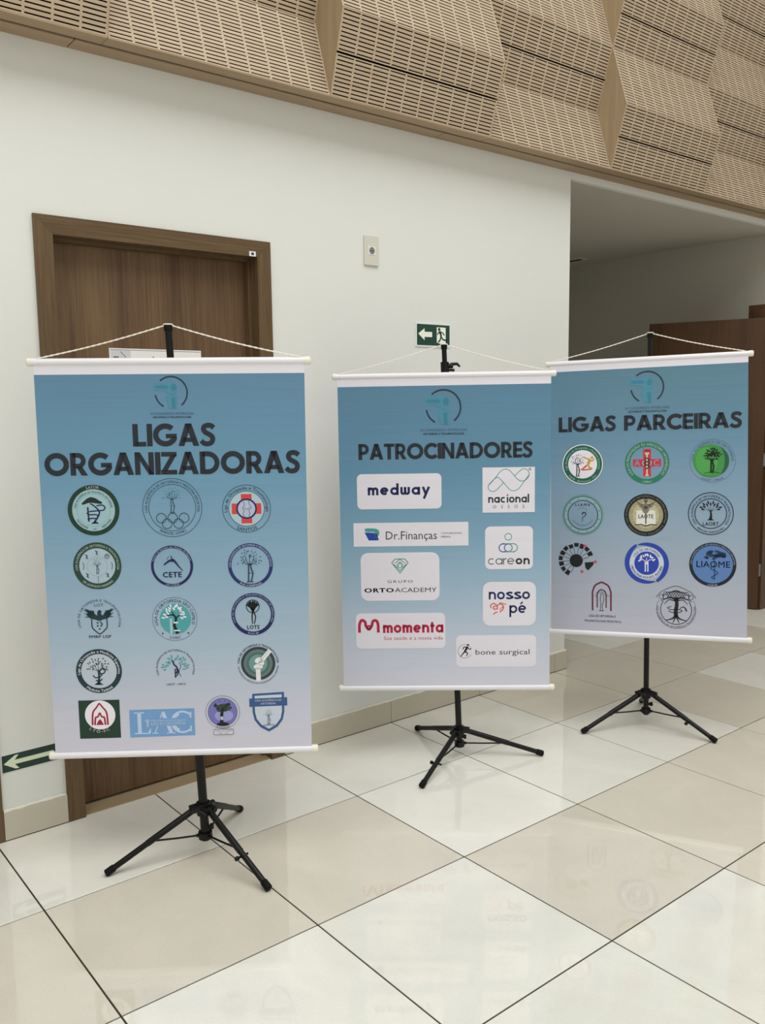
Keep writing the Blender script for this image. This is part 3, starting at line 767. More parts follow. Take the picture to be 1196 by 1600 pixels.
p = art('', 165.5, 632); R = 76
p.ring(0, 0, 57, R, ink(36, 62, 52)); p.disc(0, 0, 57, ink(158, 178, 192)); p.arc('LIGA ACADÊMICA DE ORTOPEDIA E TRAUMATOLOGIA', 62.5, 7, ink(170, 190, 180), 205); p.arc('DR LEOPOLDO MANNING', 70.5, 7, ink(170, 190, 180), 88, 270, True)
p.ring(0, -2, 31, 32, ink(120, 146, 160)); p.tree(0, 0, 34, 50, K_LINE, 18, 5, size=1.6)
for k, a in enumerate((90, 45, 0, -45, 135, 180, 225)):
    x, y = 45 * math.cos(math.radians(a)), 43 * math.sin(math.radians(a))
    if k == 1: p.ring(x, y, 6, 8, K_LINE); p.curve([(x - 3, y - 3), (x, y + 4), (x + 3, y)], 2, K_LINE)
    elif k in (2, 5): p.curve([(x, y + 11), (x + 3, y), (x, y - 12)], 3, ink(96, 116, 136))
    else: p.curve([(x - 5, y + 6), (x + 2, y + 2), (x - 2, y - 3), (x + 4, y - 7)], 3, K_LINE)
p.stroke([(1, -34), (2, -55)], 2, ink(96, 116, 136)); put1(p, 'printed_logo', 'green ring logo with small sport figures around a tree')

p = art('', 402, 637); R = 67
p.ring(0, 0, 58.5, R, K_NAVY); p.arc('Centro de Estudos em Trauma do Esporte', 60.5, 4.6, ink(176, 184, 206), 150); p.arc('FM UNESP', 65.5, 5, K_WHITE, 40, 270, True, .01)
p.curve([(-26, 4), (-16, 12), (-6, 18), (4, 18)], 4.5, K_NAVY, w1=8); p.curve([(0, 22), (10, 14), (20, 0), (34, -16)], 9, K_NAVY, w1=2); p.stroke([(-2, 34), (-1, 22)], 3, K_NAVY); p.curve([(-16, 22), (-12, 28), (-10, 32)], 1.5, K_LINE)
p.text('CETE', 0, -36, 17, K_NAVY, width=62, bold=.03); put1(p, 'printed_logo', 'navy ring logo reading CETE with a leaping figure')

p = art('', 652.3, 638.5); R = 72
p.ring(0, 0, 61, R, ink(30, 42, 100)); p.arc('LIGA ACADÊMICA DE ORTOPEDIA E MEDICINA ESPORTIVA', 63.5, 5.5, ink(176, 184, 206), 190); p.arc('PUC-CAMPINAS', 70.5, 6.5, K_WHITE, 62, 270, True, .02)
p.tree(-2, 0, 76, 108, ink(40, 62, 92), 34, 8, size=3); put1(p, 'printed_logo', 'navy ring logo of a tree growing from a knee bone, PUC-CAMPINAS')

p = art('', 163.2, 804.5)
p.arc('LIGA DE ORTOPEDIA E TRAUMATOLOGIA', 62, 7.5, K_LINE, 222, y=-6); p.text('LOT', 0, 40, 9, K_LINE, width=30)
K_ = ink(24, 50, 60)
p.poly([(-44, 34), (-30, 28), (-16, 26), (-14, 16), (-6, 10), (-5, 24), (2, 29), (9, 24), (6, 18), (10, 10), (18, 16), (20, 26), (32, 28), (44, 34), (36, 16), (40, 12), (30, 6), (28, 0), (12, -3), (0, -8), (-12, -3), (-28, 0), (-32, 6), (-40, 12), (-36, 18)], K_)
for s in (-1, 1):
    for k in range(3): p.curve([(s * (16 + 5 * k), 16 - 6 * k), (s * (34 - k), 22 - 8 * k), (s * (48 - 2 * k), 30 - 12 * k)], 5, K_, w1=2)
p.curve([(-24, -2), (-24, -26), (-16, -38), (0, -50), (16, -38), (24, -26), (24, -2)], 3.5, K_); 
for x, y in ((-6, -14), (4, -12), (-6, -24), (5, -24), (0, -34), (8, -18)): p.disc(x, y, 3, K_, n=8)
p.text('FMRP USP', 0, -64, 9, K_LINE, width=72, bold=.02); put1(p, 'printed_logo', 'dark eagle over a shield reading FMRP USP')

p = art('', 404, 811); R = 72
p.ring(0, 0, 70.8, 72, ink(70, 92, 108)); p.arc('LIGA DE ORTOPEDIA SÃO CAMILO', 56, 9.5, K_LINE, 218, bold=.0); p.disc(2, 0, 50, ink(72, 152, 158)); p.arc('LOSC', 66, 8, K_LINE, 32, 270, True); p.disc(-40, -47, 2.6, K_BLACK); p.disc(42, -47, 2.6, K_BLACK)
p.rect(-16, -48, -8, 2, K_PALE)
p.curve([(8, -48), (-2, -20), (4, -2), (-4, 14), (-24, 12)], 11, K_BLACK, w1=3); p.curve([(2, 0), (14, 12), (26, 14)], 5, K_BLACK, w1=2); p.curve([(-2, 10), (-6, 22), (-14, 26)], 4, K_BLACK, w1=2)
p.rect(-4, -14, 10, -9, K_WHITE); p.rect(-4, -40, 16, -36, K_WHITE); p.leaves(0, 8, 38, 38, 20, 6, K_WHITE, 4, .6); put1(p, 'printed_logo', 'turquoise disc with white-leaved tree in a lettered ring')

p = art('', 656, 800); R = 70
p.ring(0, 0, 58, R, ink(26, 32, 84)); p.arc('LIGA DE ORTOPEDIA E TRAUMATOLOGIA DE SOROCABA', 61.5, 6, ink(150, 160, 190), 230); p.arc('PUC-SP', 67.5, 6, ink(170, 178, 200), 32, 270, True)
p.ring(0, 26, 19.5, 22, K_BLACK)
for k in range(7): a = math.radians(20 + 23 * k); p.curve([(0, 8), (9 * math.cos(a), 20 + 8 * math.sin(a)), (19 * math.cos(a), 26 + 17 * math.sin(a))], 4, K_BLACK, w1=5)
p.leaves(0, 28, 20, 18, 24, 3.4, K_BLACK, 9, .3); p.curve([(0, 10), (-3, -8), (-2, -32)], 5, K_BLACK, w1=3); p.curve([(2, 8), (8, -8), (4, -32)], 4, K_BLACK, w1=3); p.text('LOTS', 0, -49, 12, K_BLACK, width=42, bold=.03); put1(p, 'printed_logo', 'navy ring logo of a round-crowned tree reading LOTS')

p = art('', 154, 978.5); R = 73.5; K_ = ink(24, 52, 62)
p.ring(0, 0, 57, R, K_); p.disc(0, 0, 57, ink(176, 186, 198)); p.arc('Liga de Ortopedia e Medicina Esportiva', 61, 8, K_WHITE, 200); p.arc('Medicina Taubaté', 70, 8.5, K_WHITE, 76, 270, True)
p.tree(-2, 0, 76, 92, K_, 30, 12, leg=False, size=4, trunk=.05); p.curve([(-20, -14), (-10, -22), (8, -14), (2, -2), (12, 8), (20, 2), (14, -8), (0, -10)], 4, K_); p.curve([(-12, -30), (0, -34), (10, -26)], 4, K_); put1(p, 'printed_logo', 'dark teal ring logo of a snake winding round a tree')

p = art('', 400, 972.5)
p.arc('LIGA ACADÊMICA DE ORTOPEDIA E TRAUMATOLOGIA', 57, 6, K_LINE, 225, bold=.01, y=-2); p.leaves(0, 0, 44, 40, 26, 5.5, K_TEAL, 21, .55)
p.curve([(-8, 24), (-4, 10), (4, 2), (6, -10), (2, -20)], 5, K_NAVY); p.rect(-3, -34, 1, -4, K_NAVY); p.curve([(2, -4), (10, -10), (6, -24), (-1, -30)], 3.5, K_NAVY)
for k in range(8): p.disc(14 + 3 * math.sin(k), 14 - 6 * k, 2, K_NAVY, n=8)
p.text('LAOT - USCS', 0, -59, 6.5, K_NAVY, width=62, bold=.02); put1(p, 'printed_logo', 'teal leaf fan with a blue spine reading LAOT USCS')

p = art('', 668.5, 967); R = 58
for r, c in ((56, (44, 56, 60)), (47, (92, 112, 112)), (38, (72, 98, 100)), (30, (104, 140, 138))): p.disc(0, 2, r, ink(*c))
p.arc('LIGA DE ORTOPEDIA E TRAUMATOLOGIA', 61, 7, K_LINE, 175, bold=.02); p.arc('FACULDADE DE MEDICINA DA UNIVERSIDADE DE CAMPINAS', 67, 5, K_LINE, 168, 270, True)
W_ = ink(214, 214, 218); p.stroke([(40, 46), (10, 10)], 14, W_); p.stroke([(0, -58), (-1, -12)], 15, W_); p.disc(2, 12, 13, W_, 10, .3); p.disc(10, 3, 10, W_, 8); p.disc(0, -9, 15, W_, 9); p.stroke([(36, 44), (12, 14)], 2, ink(170, 172, 178)); put1(p, 'printed_logo', 'concentric grey-green discs with a white elbow bone')

p = art('', 148.5, 1140)
p.rect(-66, -65, 66, 64, ink(28, 54, 44)); p.disc(2, 14, 49, K_WHITE); Cr = ink(150, 30, 58)
for k, (w_, t_, b_) in enumerate(((24, 54, -20), (16, 22, -20), (0, 0, 0))):
    if w_: p.curve([(-w_, b_), (-w_ + 3, (t_ + b_) / 2 + 4), (-w_ * .35, t_ - 14), (1, t_)], 6, Cr, w1=5); p.curve([(w_ + 2, b_), (w_ - 1, (t_ + b_) / 2 + 4), (w_ * .45, t_ - 14), (1, t_)], 6, Cr, w1=5)
p.poly([(-12, -20), (13, -20), (6, -6), (1, 0), (-5, -6)], Cr); p.arc('LTO-SC', 58, 9, K_WHITE, 74, 268, True, .02, y=12); put1(p, 'printed_logo', 'dark green square logo with crimson arches reading LTO-SC')

p = art('', 350.4, 1157.5); BB = ink(110, 150, 198)
p.poly([(-105.5, -48), (105.5, -45), (105.5, 46), (-105.5, 45)], BB); Wt = ink(176, 196, 222)
p.rect(-80, -33, -68, 35, Wt); p.rect(-90, 33, -58, 37, Wt); p.rect(-90, -37, -40, -33, Wt); p.poly([(-50, -35), (-39, -35), (-37, -16)], Wt)
p.stroke([(-24, -34), (2, 38)], 3, Wt); p.stroke([(2, 36), (28, -34)], 12, Wt); p.rect(-34, -37, -14, -34, Wt); p.rect(14, -37, 42, -34, Wt)
p.ring(66, 1, 25, 38, Wt, 112, 248); p.ring(66, 1, 32, 38, Wt, 45, 112); p.ring(66, 1, 32, 38, Wt, 248, 315); p.rect(90, 14, 95, 34, Wt); p.rect(90, -32, 95, -12, Wt)
p.rect(-60, -11, 105, 15, BB); p.text('MEDICINA NOVE DE JULHO', 20, 4, 6.5, ink(168, 190, 220), width=112); p.text('LIGA DE ORTOPEDIA', 20, -8, 9, K_WHITE, width=112, bold=.03); p.tree(-48, 2, 18, 28, K_WHITE, 8, 3, size=1.6); put1(p, 'printed_logo', 'blue rectangle with large pale letters LAC')

p = art('', 548, 1127); R = 56
p.ring(0, 0, 55, 56, K_LINE); p.disc(0, 0, 47.5, ink(112, 110, 176)); p.disc(4, -12, 30, ink(146, 148, 204), 20); p.ring(0, 0, 46.7, 48, K_LINE)
for t, a in zip('LLAL', (125, 102, 78, 55)): p.arc(t, 37, 6, K_LINE, 8, a, bold=.02)
rr = random.Random(3)
for k in range(26): p.disc(rr.uniform(-25, 26), 16 + rr.uniform(-10, 10), rr.uniform(4, 8), ink(34, 48, 40) if k % 3 else ink(58, 76, 50), rr.uniform(3, 6), n=9)
p.curve([(0, 10), (-3, -8), (-4, -34)], 8, K_BLACK, w1=11); p.rect(-8, -26, 2, -14, ink(170, 176, 200)); p.disc(0, -40, 20, K_BLACK, 5); p.arc('de Ortopedia', 53.5, 4, K_LINE, 50, 270, True)
p.rect(-31, -76, 33, -58, K_LINE); p.rect(-30, -75, 32, -59, ink(196, 196, 208)); p.text('Campus de Taubaté', 1, -65, 4, K_LINE, width=54); p.text('1981 - 2021', 1, -73, 4, K_LINE, width=34); put1(p, 'printed_logo', 'violet disc with a broad dark tree above a small caption box')

p = art('', 698, 1129.5); K_ = ink(52, 84, 134)
sh = [(-52, 62), (52, 66), (52, 20), (52, 0), (46, -28), (28, -52), (0, -68), (-28, -52), (-46, -28), (-52, 0)]
p.poly(sh, K_); p.poly([(x * .85, y * .87 + 1) for x, y in sh], ink(186, 194, 208)); p.poly([(-62, 18), (-62, 46), (62, 48), (62, 20)], K_)
p.text('LIGA ACADÊMICA DE', 0, 36, 6.5, K_WHITE, width=86, bold=.03); p.text('ORTOPEDIA', 0, 25, 6.5, K_WHITE, width=50, bold=.03); p.tree(0, -14, 38, 56, ink(70, 90, 110), 14, 2, size=1.4); p.text('LAOFCM', 0, -48, 5.5, K_DARK, width=36, bold=.02); put1(p, 'printed_logo', 'blue shield logo with banner strip and bare tree')

# ================= banner 2
b2, put2 = banner(1, 'light blue banner titled PATROCINADORES with white sponsor boxes, middle of the three', B2O, B2X, B2Z, B2W, B2H, 0.0100, 0.008, 0.031, STANDS[1]['top'])
p = art('', 432.8, 119.5); knee_logo(p, 73.5); put2(p, 'printed_logo', 'open ring with a turquoise knee joint at the banner head')
p = Print(0, 0); title(p, 'PATROCINADORES', 81, 797, -330, -265, K_DARK, sp=.045); put2(p, 'printed_title', 'bold dark capitals PATROCINADORES')
WB = ink(214, 211, 221)
def sbox(x0, x1, y0, y1, r):
    p = art('', (x0 + x1) / 2, (y0 + y1) / 2); hw, hh = (x1 - x0) / 2, (y1 - y0) / 2
    p.rrect(-hw, -hh, hw, hh, r, WB) if r else p.rect(-hw, -hh, hw, hh, WB)
    return p
def strokeword(p, word, x0, x1, y0, xh, col, w):
    """round geometric lower case letters drawn as strokes"""
    r = xh / 2; adv = 0; items = []
    for ch in word:
        u = []
        if ch in 'oeadbpcg': 
            if ch == 'e': u = [arcp(r, r, r - w / 2, r - w / 2, 0, 315, 20), [(w / 2, r), (2 * r - w / 2, r)]]
            elif ch == 'c': u = [arcp(r, r, r - w / 2, r - w / 2, 50, 310, 20)]
            else: u = [arcp(r, r, r - w / 2, r - w / 2, 0, 360, 28)]
            if ch == 'd': u.append([(2 * r - w / 2, 0), (2 * r - w / 2, xh * 1.48)])
            if ch == 'a': u.append([(2 * r - w / 2, 0), (2 * r - w / 2, xh)])
            if ch == 'b': u.append([(w / 2, 0), (w / 2, xh * 1.48)])
            if ch == 'p': u.append([(w / 2, -xh * .5), (w / 2, xh)])
            if ch == 'g': u.append([(2 * r - w / 2, xh)] + arcp(r, 0, r - w / 2, r * .8, 0, -130, 10))
            a = 2 * r
        elif ch in 'nu':
            q = r * .92
            if ch == 'n': u = [[(w / 2, 0), (w / 2, xh)], [(w / 2, r)] + arcp(q, xh - q, q - w / 2, q - w / 2, 180, 0, 14) + [(2 * q - w / 2, 0)]]
            else: u = [[(w / 2, xh)] + arcp(q, q, q - w / 2, q - w / 2, 180, 360, 14) + [(2 * q - w / 2, xh)]]
            a = 2 * q
        elif ch == 'm':
            q = r * .78; u = [[(w / 2, 0), (w / 2, xh)]]
            for o_ in (0, 2 * q - w): u.append([(o_ + w / 2, xh - q)] + arcp(o_ + q, xh - q, q - w / 2, q - w / 2, 180, 0, 14) + [(o_ + 2 * q - w / 2, 0)])
            a = 4 * q - w
        elif ch == 'w':
            q = r * .72; u = []
            for o_ in (0, 2 * q - w): u.append([(o_ + w / 2, xh)] + arcp(o_ + q, q, q - w / 2, q - w / 2, 180, 360, 14) + [(o_ + 2 * q - w / 2, xh)])
            a = 4 * q - w
        elif ch == 'y': u = [[(0 + w / 2, xh), (r * .95, w * .3)], [(2 * r - w / 2, xh), (r * .5, -xh * .5)]]; a = 2 * r
        elif ch == 'l': u = [[(w / 2, 0), (w / 2, xh * 1.48)]]; a = w
        elif ch == 'i': u = [[(w / 2, 0), (w / 2, xh)], [(w / 2, xh * 1.2), (w / 2, xh * 1.42)]]; a = w
        elif ch == 'r': u = [[(w / 2, 0), (w / 2, xh)], [(w / 2, r)] + arcp(r * .9, xh - r * .9, r * .9 - w / 2, r * .9 - w / 2, 180, 80, 10)]; a = r * 1.05
        elif ch == 't': u = [[(r * .5, 0), (r * .5, xh * 1.3)], [(0, xh - w / 2), (r * 1.1, xh - w / 2)]]; a = r * 1.1
        elif ch == 's': u = [catmull([(2 * r * .82, xh * .80), (r, xh - w / 2), (w * .6, xh * .74), (r * .95, xh * .5), (2 * r * .86, xh * .27), (r * .9, w / 2), (w * .2, xh * .2)], sub=4)]; a = 2 * r * .9
        else: a = r * .8
        items.append((u, adv)); adv += a + w * .42 + r * .04
    adv -= w * .42 + r * .04
    k = (x1 - x0) / adv
    for u, o_ in items:
        for q in u: p.stroke([(x0 + (o_ + x) * k, y0 + y) for x, y in q], w, col)
p = sbox(72, 422, 389.5, 536, 20); c = (p.cx, p.cy)
strokeword(p, 'medway', -131, 129, -15, 33, K_NAVY, 10.2); put2(p, 'sponsor_box', 'rounded white box reading medway')
p = sbox(591, 806, 369, 556, 0); G = ink(76, 142, 128)
lp = catmull([(-86, -4), (-80, 18), (-52, 40), (-28, 86), (10, 84), (36, 52), (62, 84), (84, 76), (84, 52), (60, 26), (36, -6), (6, -4), (-22, 40), (-52, 38)], False, 5)
p.curve([(-82, 20), (-58, 46), (-34, 76), (-14, 86), (6, 78), (32, 48), (50, 36), (70, 40), (84, 60), (78, 80), (60, 86), (42, 74), (24, 56)], 3, G)
p.curve([(84, 62), (62, 32), (38, 2), (16, -4), (0, 6), (-24, 34), (-44, 52), (-58, 46)], 3, G); p.curve([(-58, 46), (-80, 24), (-84, 8), (-74, -4), (-56, -4), (-36, 14), (-22, 30)], 3, G)
p.ring(87, 84, 3, 5, K_DARK); strokeword(p, 'nacional', -84, 84, -53, 24, K_DARK, 6.2); p.text('OSSOS', 0, -76, 13, K_DARK, width=132, sp=1.4); put2(p, 'sponsor_box', 'square white box reading nacional OSSOS with green looped line')
p = sbox(54, 532, 593, 692.5, 0)
p.poly(catmull([(-190, 26), (-150, 26), (-134, 18), (-132, 2), (-140, -8), (-158, -8), (-150, 10), (-186, 12)], True, 3), ink(66, 150, 138)); p.poly([(-193, 10), (-152, 8), (-140, -24), (-176, -24)], ink(36, 62, 156)); p.poly([(-150, 8), (-142, 4), (-134, -22), (-140, -24)], ink(28, 40, 120))
p.text('Dr.Finanças', 1, -21, 34, ink(56, 56, 62), width=218); p.text('CONTABILIDADE', 168, 0, 6.5, K_DARK, width=86); p.text('MÉDICA', 145, -15, 6.5, K_DARK, width=40, bold=.02); put2(p, 'sponsor_box', 'long white box reading Dr.Finanças')
p = sbox(601, 799, 614, 794, 22)
p.ring(-3, 46, 12, 15.5, ink(76, 150, 142)); p.ring(-3, 0, 14, 18, ink(70, 130, 140))
rr_ = [(-24, 17)] + arcp(-24, 0, 17, 17, 90, 270, 12) + [(18, -17)] + arcp(18, 0, 17, 17, -90, 90, 12); p.stroke(rr_, 4, ink(76, 150, 142), True); p.stroke(arcp(-24, 0, 17, 17, 60, 300, 14), 4, ink(60, 66, 150)); p.ring(-3, 0, 14, 18, ink(66, 100, 146), 90, 270)
strokeword(p, 'care', -87, 22, -70, 26, ink(60, 62, 68), 3.4); strokeword(p, 'on', 27, 86, -70, 26, K_DARK, 7.2); put2(p, 'sponsor_box', 'rounded white box reading careon')
p = sbox(81, 410.5, 719, 923.5, 32)
gx, gy = 0, 45; G = ink(44, 132, 112)
p.stroke([(gx - 34, gy + 14), (gx - 20, gy + 30), (gx + 20, gy + 30), (gx + 34, gy + 14), (gx, gy - 30)], 3.4, G, True); p.stroke([(gx - 22, gy + 12), (gx, gy + 28), (gx + 22, gy + 12)], 3, G); p.stroke([(gx - 26, gy + 8), (gx, gy - 20), (gx + 26, gy + 8)], 3, G); p.ring(gx, gy + 4, 10, 13, G); p.stroke([(gx - 10, gy - 4), (gx, gy + 16), (gx + 10, gy - 4)], 2.6, G)
p.text('GRUPO', 0, -26, 11, K_DARK, width=108, sp=.25, bold=.01); p.text('ORTO', -88, -66, 18, K_BLACK, width=128, bold=.05); p.text('ACADEMY', 65, -66, 18, K_DARK, width=176); put2(p, 'sponsor_box', 'rounded white box reading GRUPO ORTOACADEMY')
p = sbox(591, 812, 847.5, 1035, 32)
strokeword(p, 'nosso', -86, 86, 19, 33, K_NAVY, 8); strokeword(p, 'pe', 0, 70, -40, 34, K_NAVY, 8); p.stroke([(46, -2), (56, 8)], 6, K_NAVY)
O_ = ink(206, 90, 76); p.curve([(-76, -18), (-78, -6), (-66, 2), (-54, -6), (-50, -20), (-64, -22), (-66, -12), (-56, -10)], 5, O_); p.curve([(-50, -34), (-62, -40), (-66, -46)], 5, O_); p.curve([(-50, -8), (-40, 0), (-28, -6), (-26, -22), (-40, -36)], 5, O_); p.curve([(-40, -28), (-32, -16), (-22, -12)], 4, O_)
for k in range(4): p.disc(-38 + k * 7, 4 - k * 2 + (k == 1), 3, O_, 3.4, n=10)
put2(p, 'sponsor_box', 'rounded white box reading nosso pé')
p = sbox(56, 433, 976.5, 1129.5, 22); Cr = ink(168, 24, 66)
p.curve([(-174, -7), (-173, 28), (-164, 46), (-150, 40), (-146, 22), (-134, 8), (-122, 22), (-116, 42), (-102, 44), (-95, 28), (-94, -7)], 12, Cr); p.ring(-134, 14, 5, 12, Cr)
strokeword(p, 'momenta', -74, 180, -9, 35, Cr, 10.5); p.text('Sua saúde é a nossa vida', 53, -39, 15, ink(170, 40, 80), width=250); put2(p, 'sponsor_box', 'rounded white box reading momenta')
p = sbox(478, 813.5, 1074.5, 1212.5, 20)
p.ring(-131, 0, 28.5, 30, K_DARK, 40, 330); K_ = K_BLACK
p.disc(-118, 27, 4.5, K_); p.curve([(-120, 20), (-126, 8), (-132, -2)], 10, K_, w1=8); p.curve([(-120, 16), (-110, 8), (-104, 14)], 4, K_); p.curve([(-122, 16), (-134, 18), (-140, 8)], 4, K_); p.curve([(-130, -2), (-120, -10), (-126, -22)], 6, K_, w1=3); p.curve([(-132, -2), (-142, -14), (-150, -24)], 6, K_, w1=3)
p.text('bone surgical', 27, -15, 22, K_DARK, width=232, bold=.0, sx=1.2); put2(p, 'sponsor_box', 'rounded white box reading bone surgical')

# ================= banner 3
b3, put3 = banner(2, 'light blue banner titled LIGAS PARCEIRAS, rightmost, in front of the recess', B3O, B3X, B3Z, B3W, B3H, 0.0055, 0.004, 0.032, STANDS[2]['top'])
p = art('', 428.5, 119.3); knee_logo(p, 72.5); put3(p, 'printed_logo', 'open ring with a turquoise knee joint at the banner head')
p = Print(0, 0); title(p, 'LIGAS', 37, 294, -309, -241, K_DARK, sp=.045); title(p, 'PARCEIRAS', 328, 821, -310, -242, K_DARK, sp=.045); put3(p, 'printed_title', 'bold dark capitals LIGAS PARCEIRAS')
p = art('', 145, 457.6); G = ink(28, 92, 76)
p.ring(0, 0, 91.5, 93, G); p.ring(0, 0, 87, 91.5, K_WHITE); p.ring(0, 0, 65, 87, G); p.disc(0, 0, 65, K_WHITE); p.arc('Liga Acadêmica de Ortopedia e Medicina Esportiva', 71, 9, ink(160, 190, 180), 220); p.arc('FAME - Barbacena - MG', 82, 8, ink(160, 190, 180), 100, 270, True)
p.tree(-22, -2, 66, 104, K_BLACK, 26, 31, size=3.4); Y_ = ink(200, 154, 60)
p.disc(42, 30, 6.5, Y_); p.curve([(34, 22), (28, 8), (22, -8)], 15, Y_, w1=11); p.curve([(32, 22), (14, 28), (4, 34)], 6, Y_); p.curve([(34, 18), (46, 16), (52, 26)], 6, Y_); p.curve([(24, -8), (36, -18), (44, -22)], 8, Y_); p.curve([(18, -6), (4, -18), (-8, -26)], 8, ink(196, 76, 60), w1=5); p.curve([(0, -26), (24, -24), (40, -22)], 6, ink(196, 76, 60)); put3(p, 'printed_logo', 'green ring logo with black tree and yellow runner')
p = art('', 427.5, 455.8); G = ink(42, 116, 90)
p.ring(0, 0, 72, 95, G); p.arc('LIGA DE PREVENÇÃO ÀS AFECÇÕES ORTOPÉDICAS', 78, 10, K_WHITE, 262, bold=.01); p.arc('UFRN', 90, 9, K_WHITE, 26, 270, True, .01); R_ = ink(186, 50, 66)
p.rect(-16, -60, 17, 62, R_); p.rect(-60, -16, 60, 16, R_); p.text('A', -41, -13, 26, K_PALE, width=26, bold=.03); p.text('C', 40, -13, 26, K_PALE, width=24, bold=.03)
Bn = ink(222, 206, 176); p.stroke([(0, -56), (0, 46)], 5, Bn); p.poly([(-10, 46), (10, 46), (4, 34), (-4, 34)], Bn); p.poly([(-8, -58), (8, -58), (3, -48), (-3, -48)], Bn); p.curve([(-8, 24), (8, 16), (8, 8), (-10, 2), (-12, -6), (8, -12), (8, -20), (-6, -28)], 6, ink(44, 66, 58)); p.curve([(12, 50), (0, 56), (-8, 50)], 3, K_BLACK); p.curve([(-14, 10), (-18, 0), (-14, -12)], 4, K_PALE); p.curve([(14, 10), (18, 0), (14, -12)], 4, K_PALE); put3(p, 'printed_logo', 'green ring logo with a red cross and winding snake')
p = art('', 701, 451.6)
p.ring(0, 0, 93, 94.2, ink(70, 96, 118)); p.arc('LIGA ACADÊMICA DE ORTOPEDIA', 77, 10.5, ink(66, 88, 106), 185); p.arc('LAORT • MAUÁ', 90, 9, ink(66, 88, 106), 62, 270, True)
for k in range(14): p.disc(-8 + 1.0 * k, 0, 72 - .0 * k - (0.9 * k), ink(74 - 3.0 * k, 150 - 5.5 * k, 74 + .2 * k), n=48)
p.disc(-3, 0, 71, ink(62, 134, 70)); p.disc(-24, 0, 46, ink(72, 150, 74), 60); p.poly(catmull([(34, 60), (60, 32), (67, 0), (60, -32), (34, -60), (46, -30), (50, 0), (46, 30)], True, 4), ink(34, 88, 66))
p.leaves(2, 22, 36, 34, 34, 6, ink(20, 40, 26), 6, .1); p.tree(-2, 2, 60, 106, ink(20, 40, 26), 30, 6, size=5, trunk=.1); p.curve([(-34, -54), (0, -49), (30, -54)], 2.5, ink(20, 40, 26)); put3(p, 'printed_logo', 'green shaded disc with a dark tree in a thin lettered ring')
p = art('', 145, 690); G = ink(66, 122, 104)
p.ring(0, 0, 93, 94, ink(90, 130, 130)); p.ring(0, 0, 83, 89, G); p.disc(0, 0, 83, ink(136, 162, 176)); p.ring(0, 0, 65, 69, K_LINE); p.disc(0, 0, 65, ink(124, 150, 172)); p.text('L.I.A.M.E', 0, 42, 11, K_BLACK, width=68, bold=.05)
p.curve([(-22, 24), (-10, 32), (8, 30), (18, 20), (8, 8), (-6, 14)], 2, ink(90, 112, 132)); p.curve([(-4, 2), (4, 12), (14, 6), (8, -6), (-2, -12), (0, -22), (-6, -30)], 5, K_BLACK, w1=2); p.arc('LIGA INTERDISCIPLINAR DE MEDICINA', 52, 7, ink(84, 106, 126), 130, 270, True)
for k in range(12): a = math.radians(15 + 30 * k); p.disc(76 * math.cos(a), 76 * math.sin(a), 2.4, K_LINE, n=8)
put3(p, 'printed_logo', 'pale green double ring logo reading L.I.A.M.E')
p = art('', 422.7, 689.6); 
p.disc(0, 0, 95, ink(20, 26, 28)); p.disc(0, 0, 74, ink(150, 144, 116)); p.disc(0, 0, 56, ink(178, 172, 138), 58); p.arc('LIGA ACADÊMICA DE ORTOPEDIA E MEDICINA ESPORTIVA', 81, 7.5, ink(160, 160, 154), 230, bold=.01); p.arc('ONCOLOGIA TRAUMATO', 89.5, 7.5, ink(160, 160, 154), 120, 270, True, .01)
for k in range(14): a = math.radians(k * 25.7); p.stroke([(40 * math.cos(a), 10 + 40 * math.sin(a)), (70 * math.cos(a), 70 * math.sin(a))], 3, ink(168, 162, 128))
p.poly([(-42, -42), (-40, 20), (-22, 22), (0, 14), (22, 22), (40, 20), (42, -42), (20, -40), (0, -46), (-20, -40)], ink(214, 212, 206)); p.stroke([(-46, -44), (-20, -42), (0, -50), (20, -42), (46, -44)], 4, K_BLACK); p.stroke([(0, 14), (0, -46)], 2, K_BLACK)
D_ = ink(52, 48, 44); p.curve([(0, 66), (0, 20), (0, -38)], 5, D_); p.ring(0, 66, 5, 8, D_)
for s in (-1, 1):
    for k in range(3): p.curve([(0, 46 - 4 * k), (s * 18, 48 - 6 * k), (s * (42 - 6 * k), 60 - 10 * k)], 6, D_, w1=2)
p.disc(-1, 30, 15, ink(120, 114, 104), 24); p.disc(-1, 34, 9, ink(70, 64, 60), 8); p.text('LAOTE', 0, -14, 17, K_BLACK, width=66, bold=.02); put3(p, 'printed_logo', 'black ring logo with winged staff over an open book')
p = art('', 694.5, 682.5)
p.ring(0, 0, 90, 94, K_LINE); p.ring(0, 0, 63, 67, K_LINE); p.arc('LIGA ACADÊMICA DE ORTOPEDIA E TRAUMATOLOGIA', 72, 10, K_LINE, 258, bold=.01); p.arc('MEDICINA ARARAQUARA', 85, 8, K_LINE, 84, 270, True, .02); 
p.tree(0, 10, 78, 78, K_BLACK, 0, 6, leg=False, trunk=.08)
for k in range(13): a = math.radians(6 + 14 * k); q = 42 if k % 2 else 32; p.disc(q * math.cos(a), 16 + q * .8 * math.sin(a), 8, K_BLACK, 3.4, a, 10)
p.text('LAORT', 0, -53, 16, K_BLACK, width=68, bold=.02); put3(p, 'printed_logo', 'dark double ring logo with leafy tree reading LAORT')
p = art('', 116.5, 901)
p.disc(-2, 0, 30, K_BLACK)
for k in range(11):
    a0 = 18 + k * 21; 
    if k < 9 or True: p.ring(-2, 2, 62 if k % 2 else 58, 80 if k != 4 else 76, K_BLACK, a0, a0 + 16, 4)
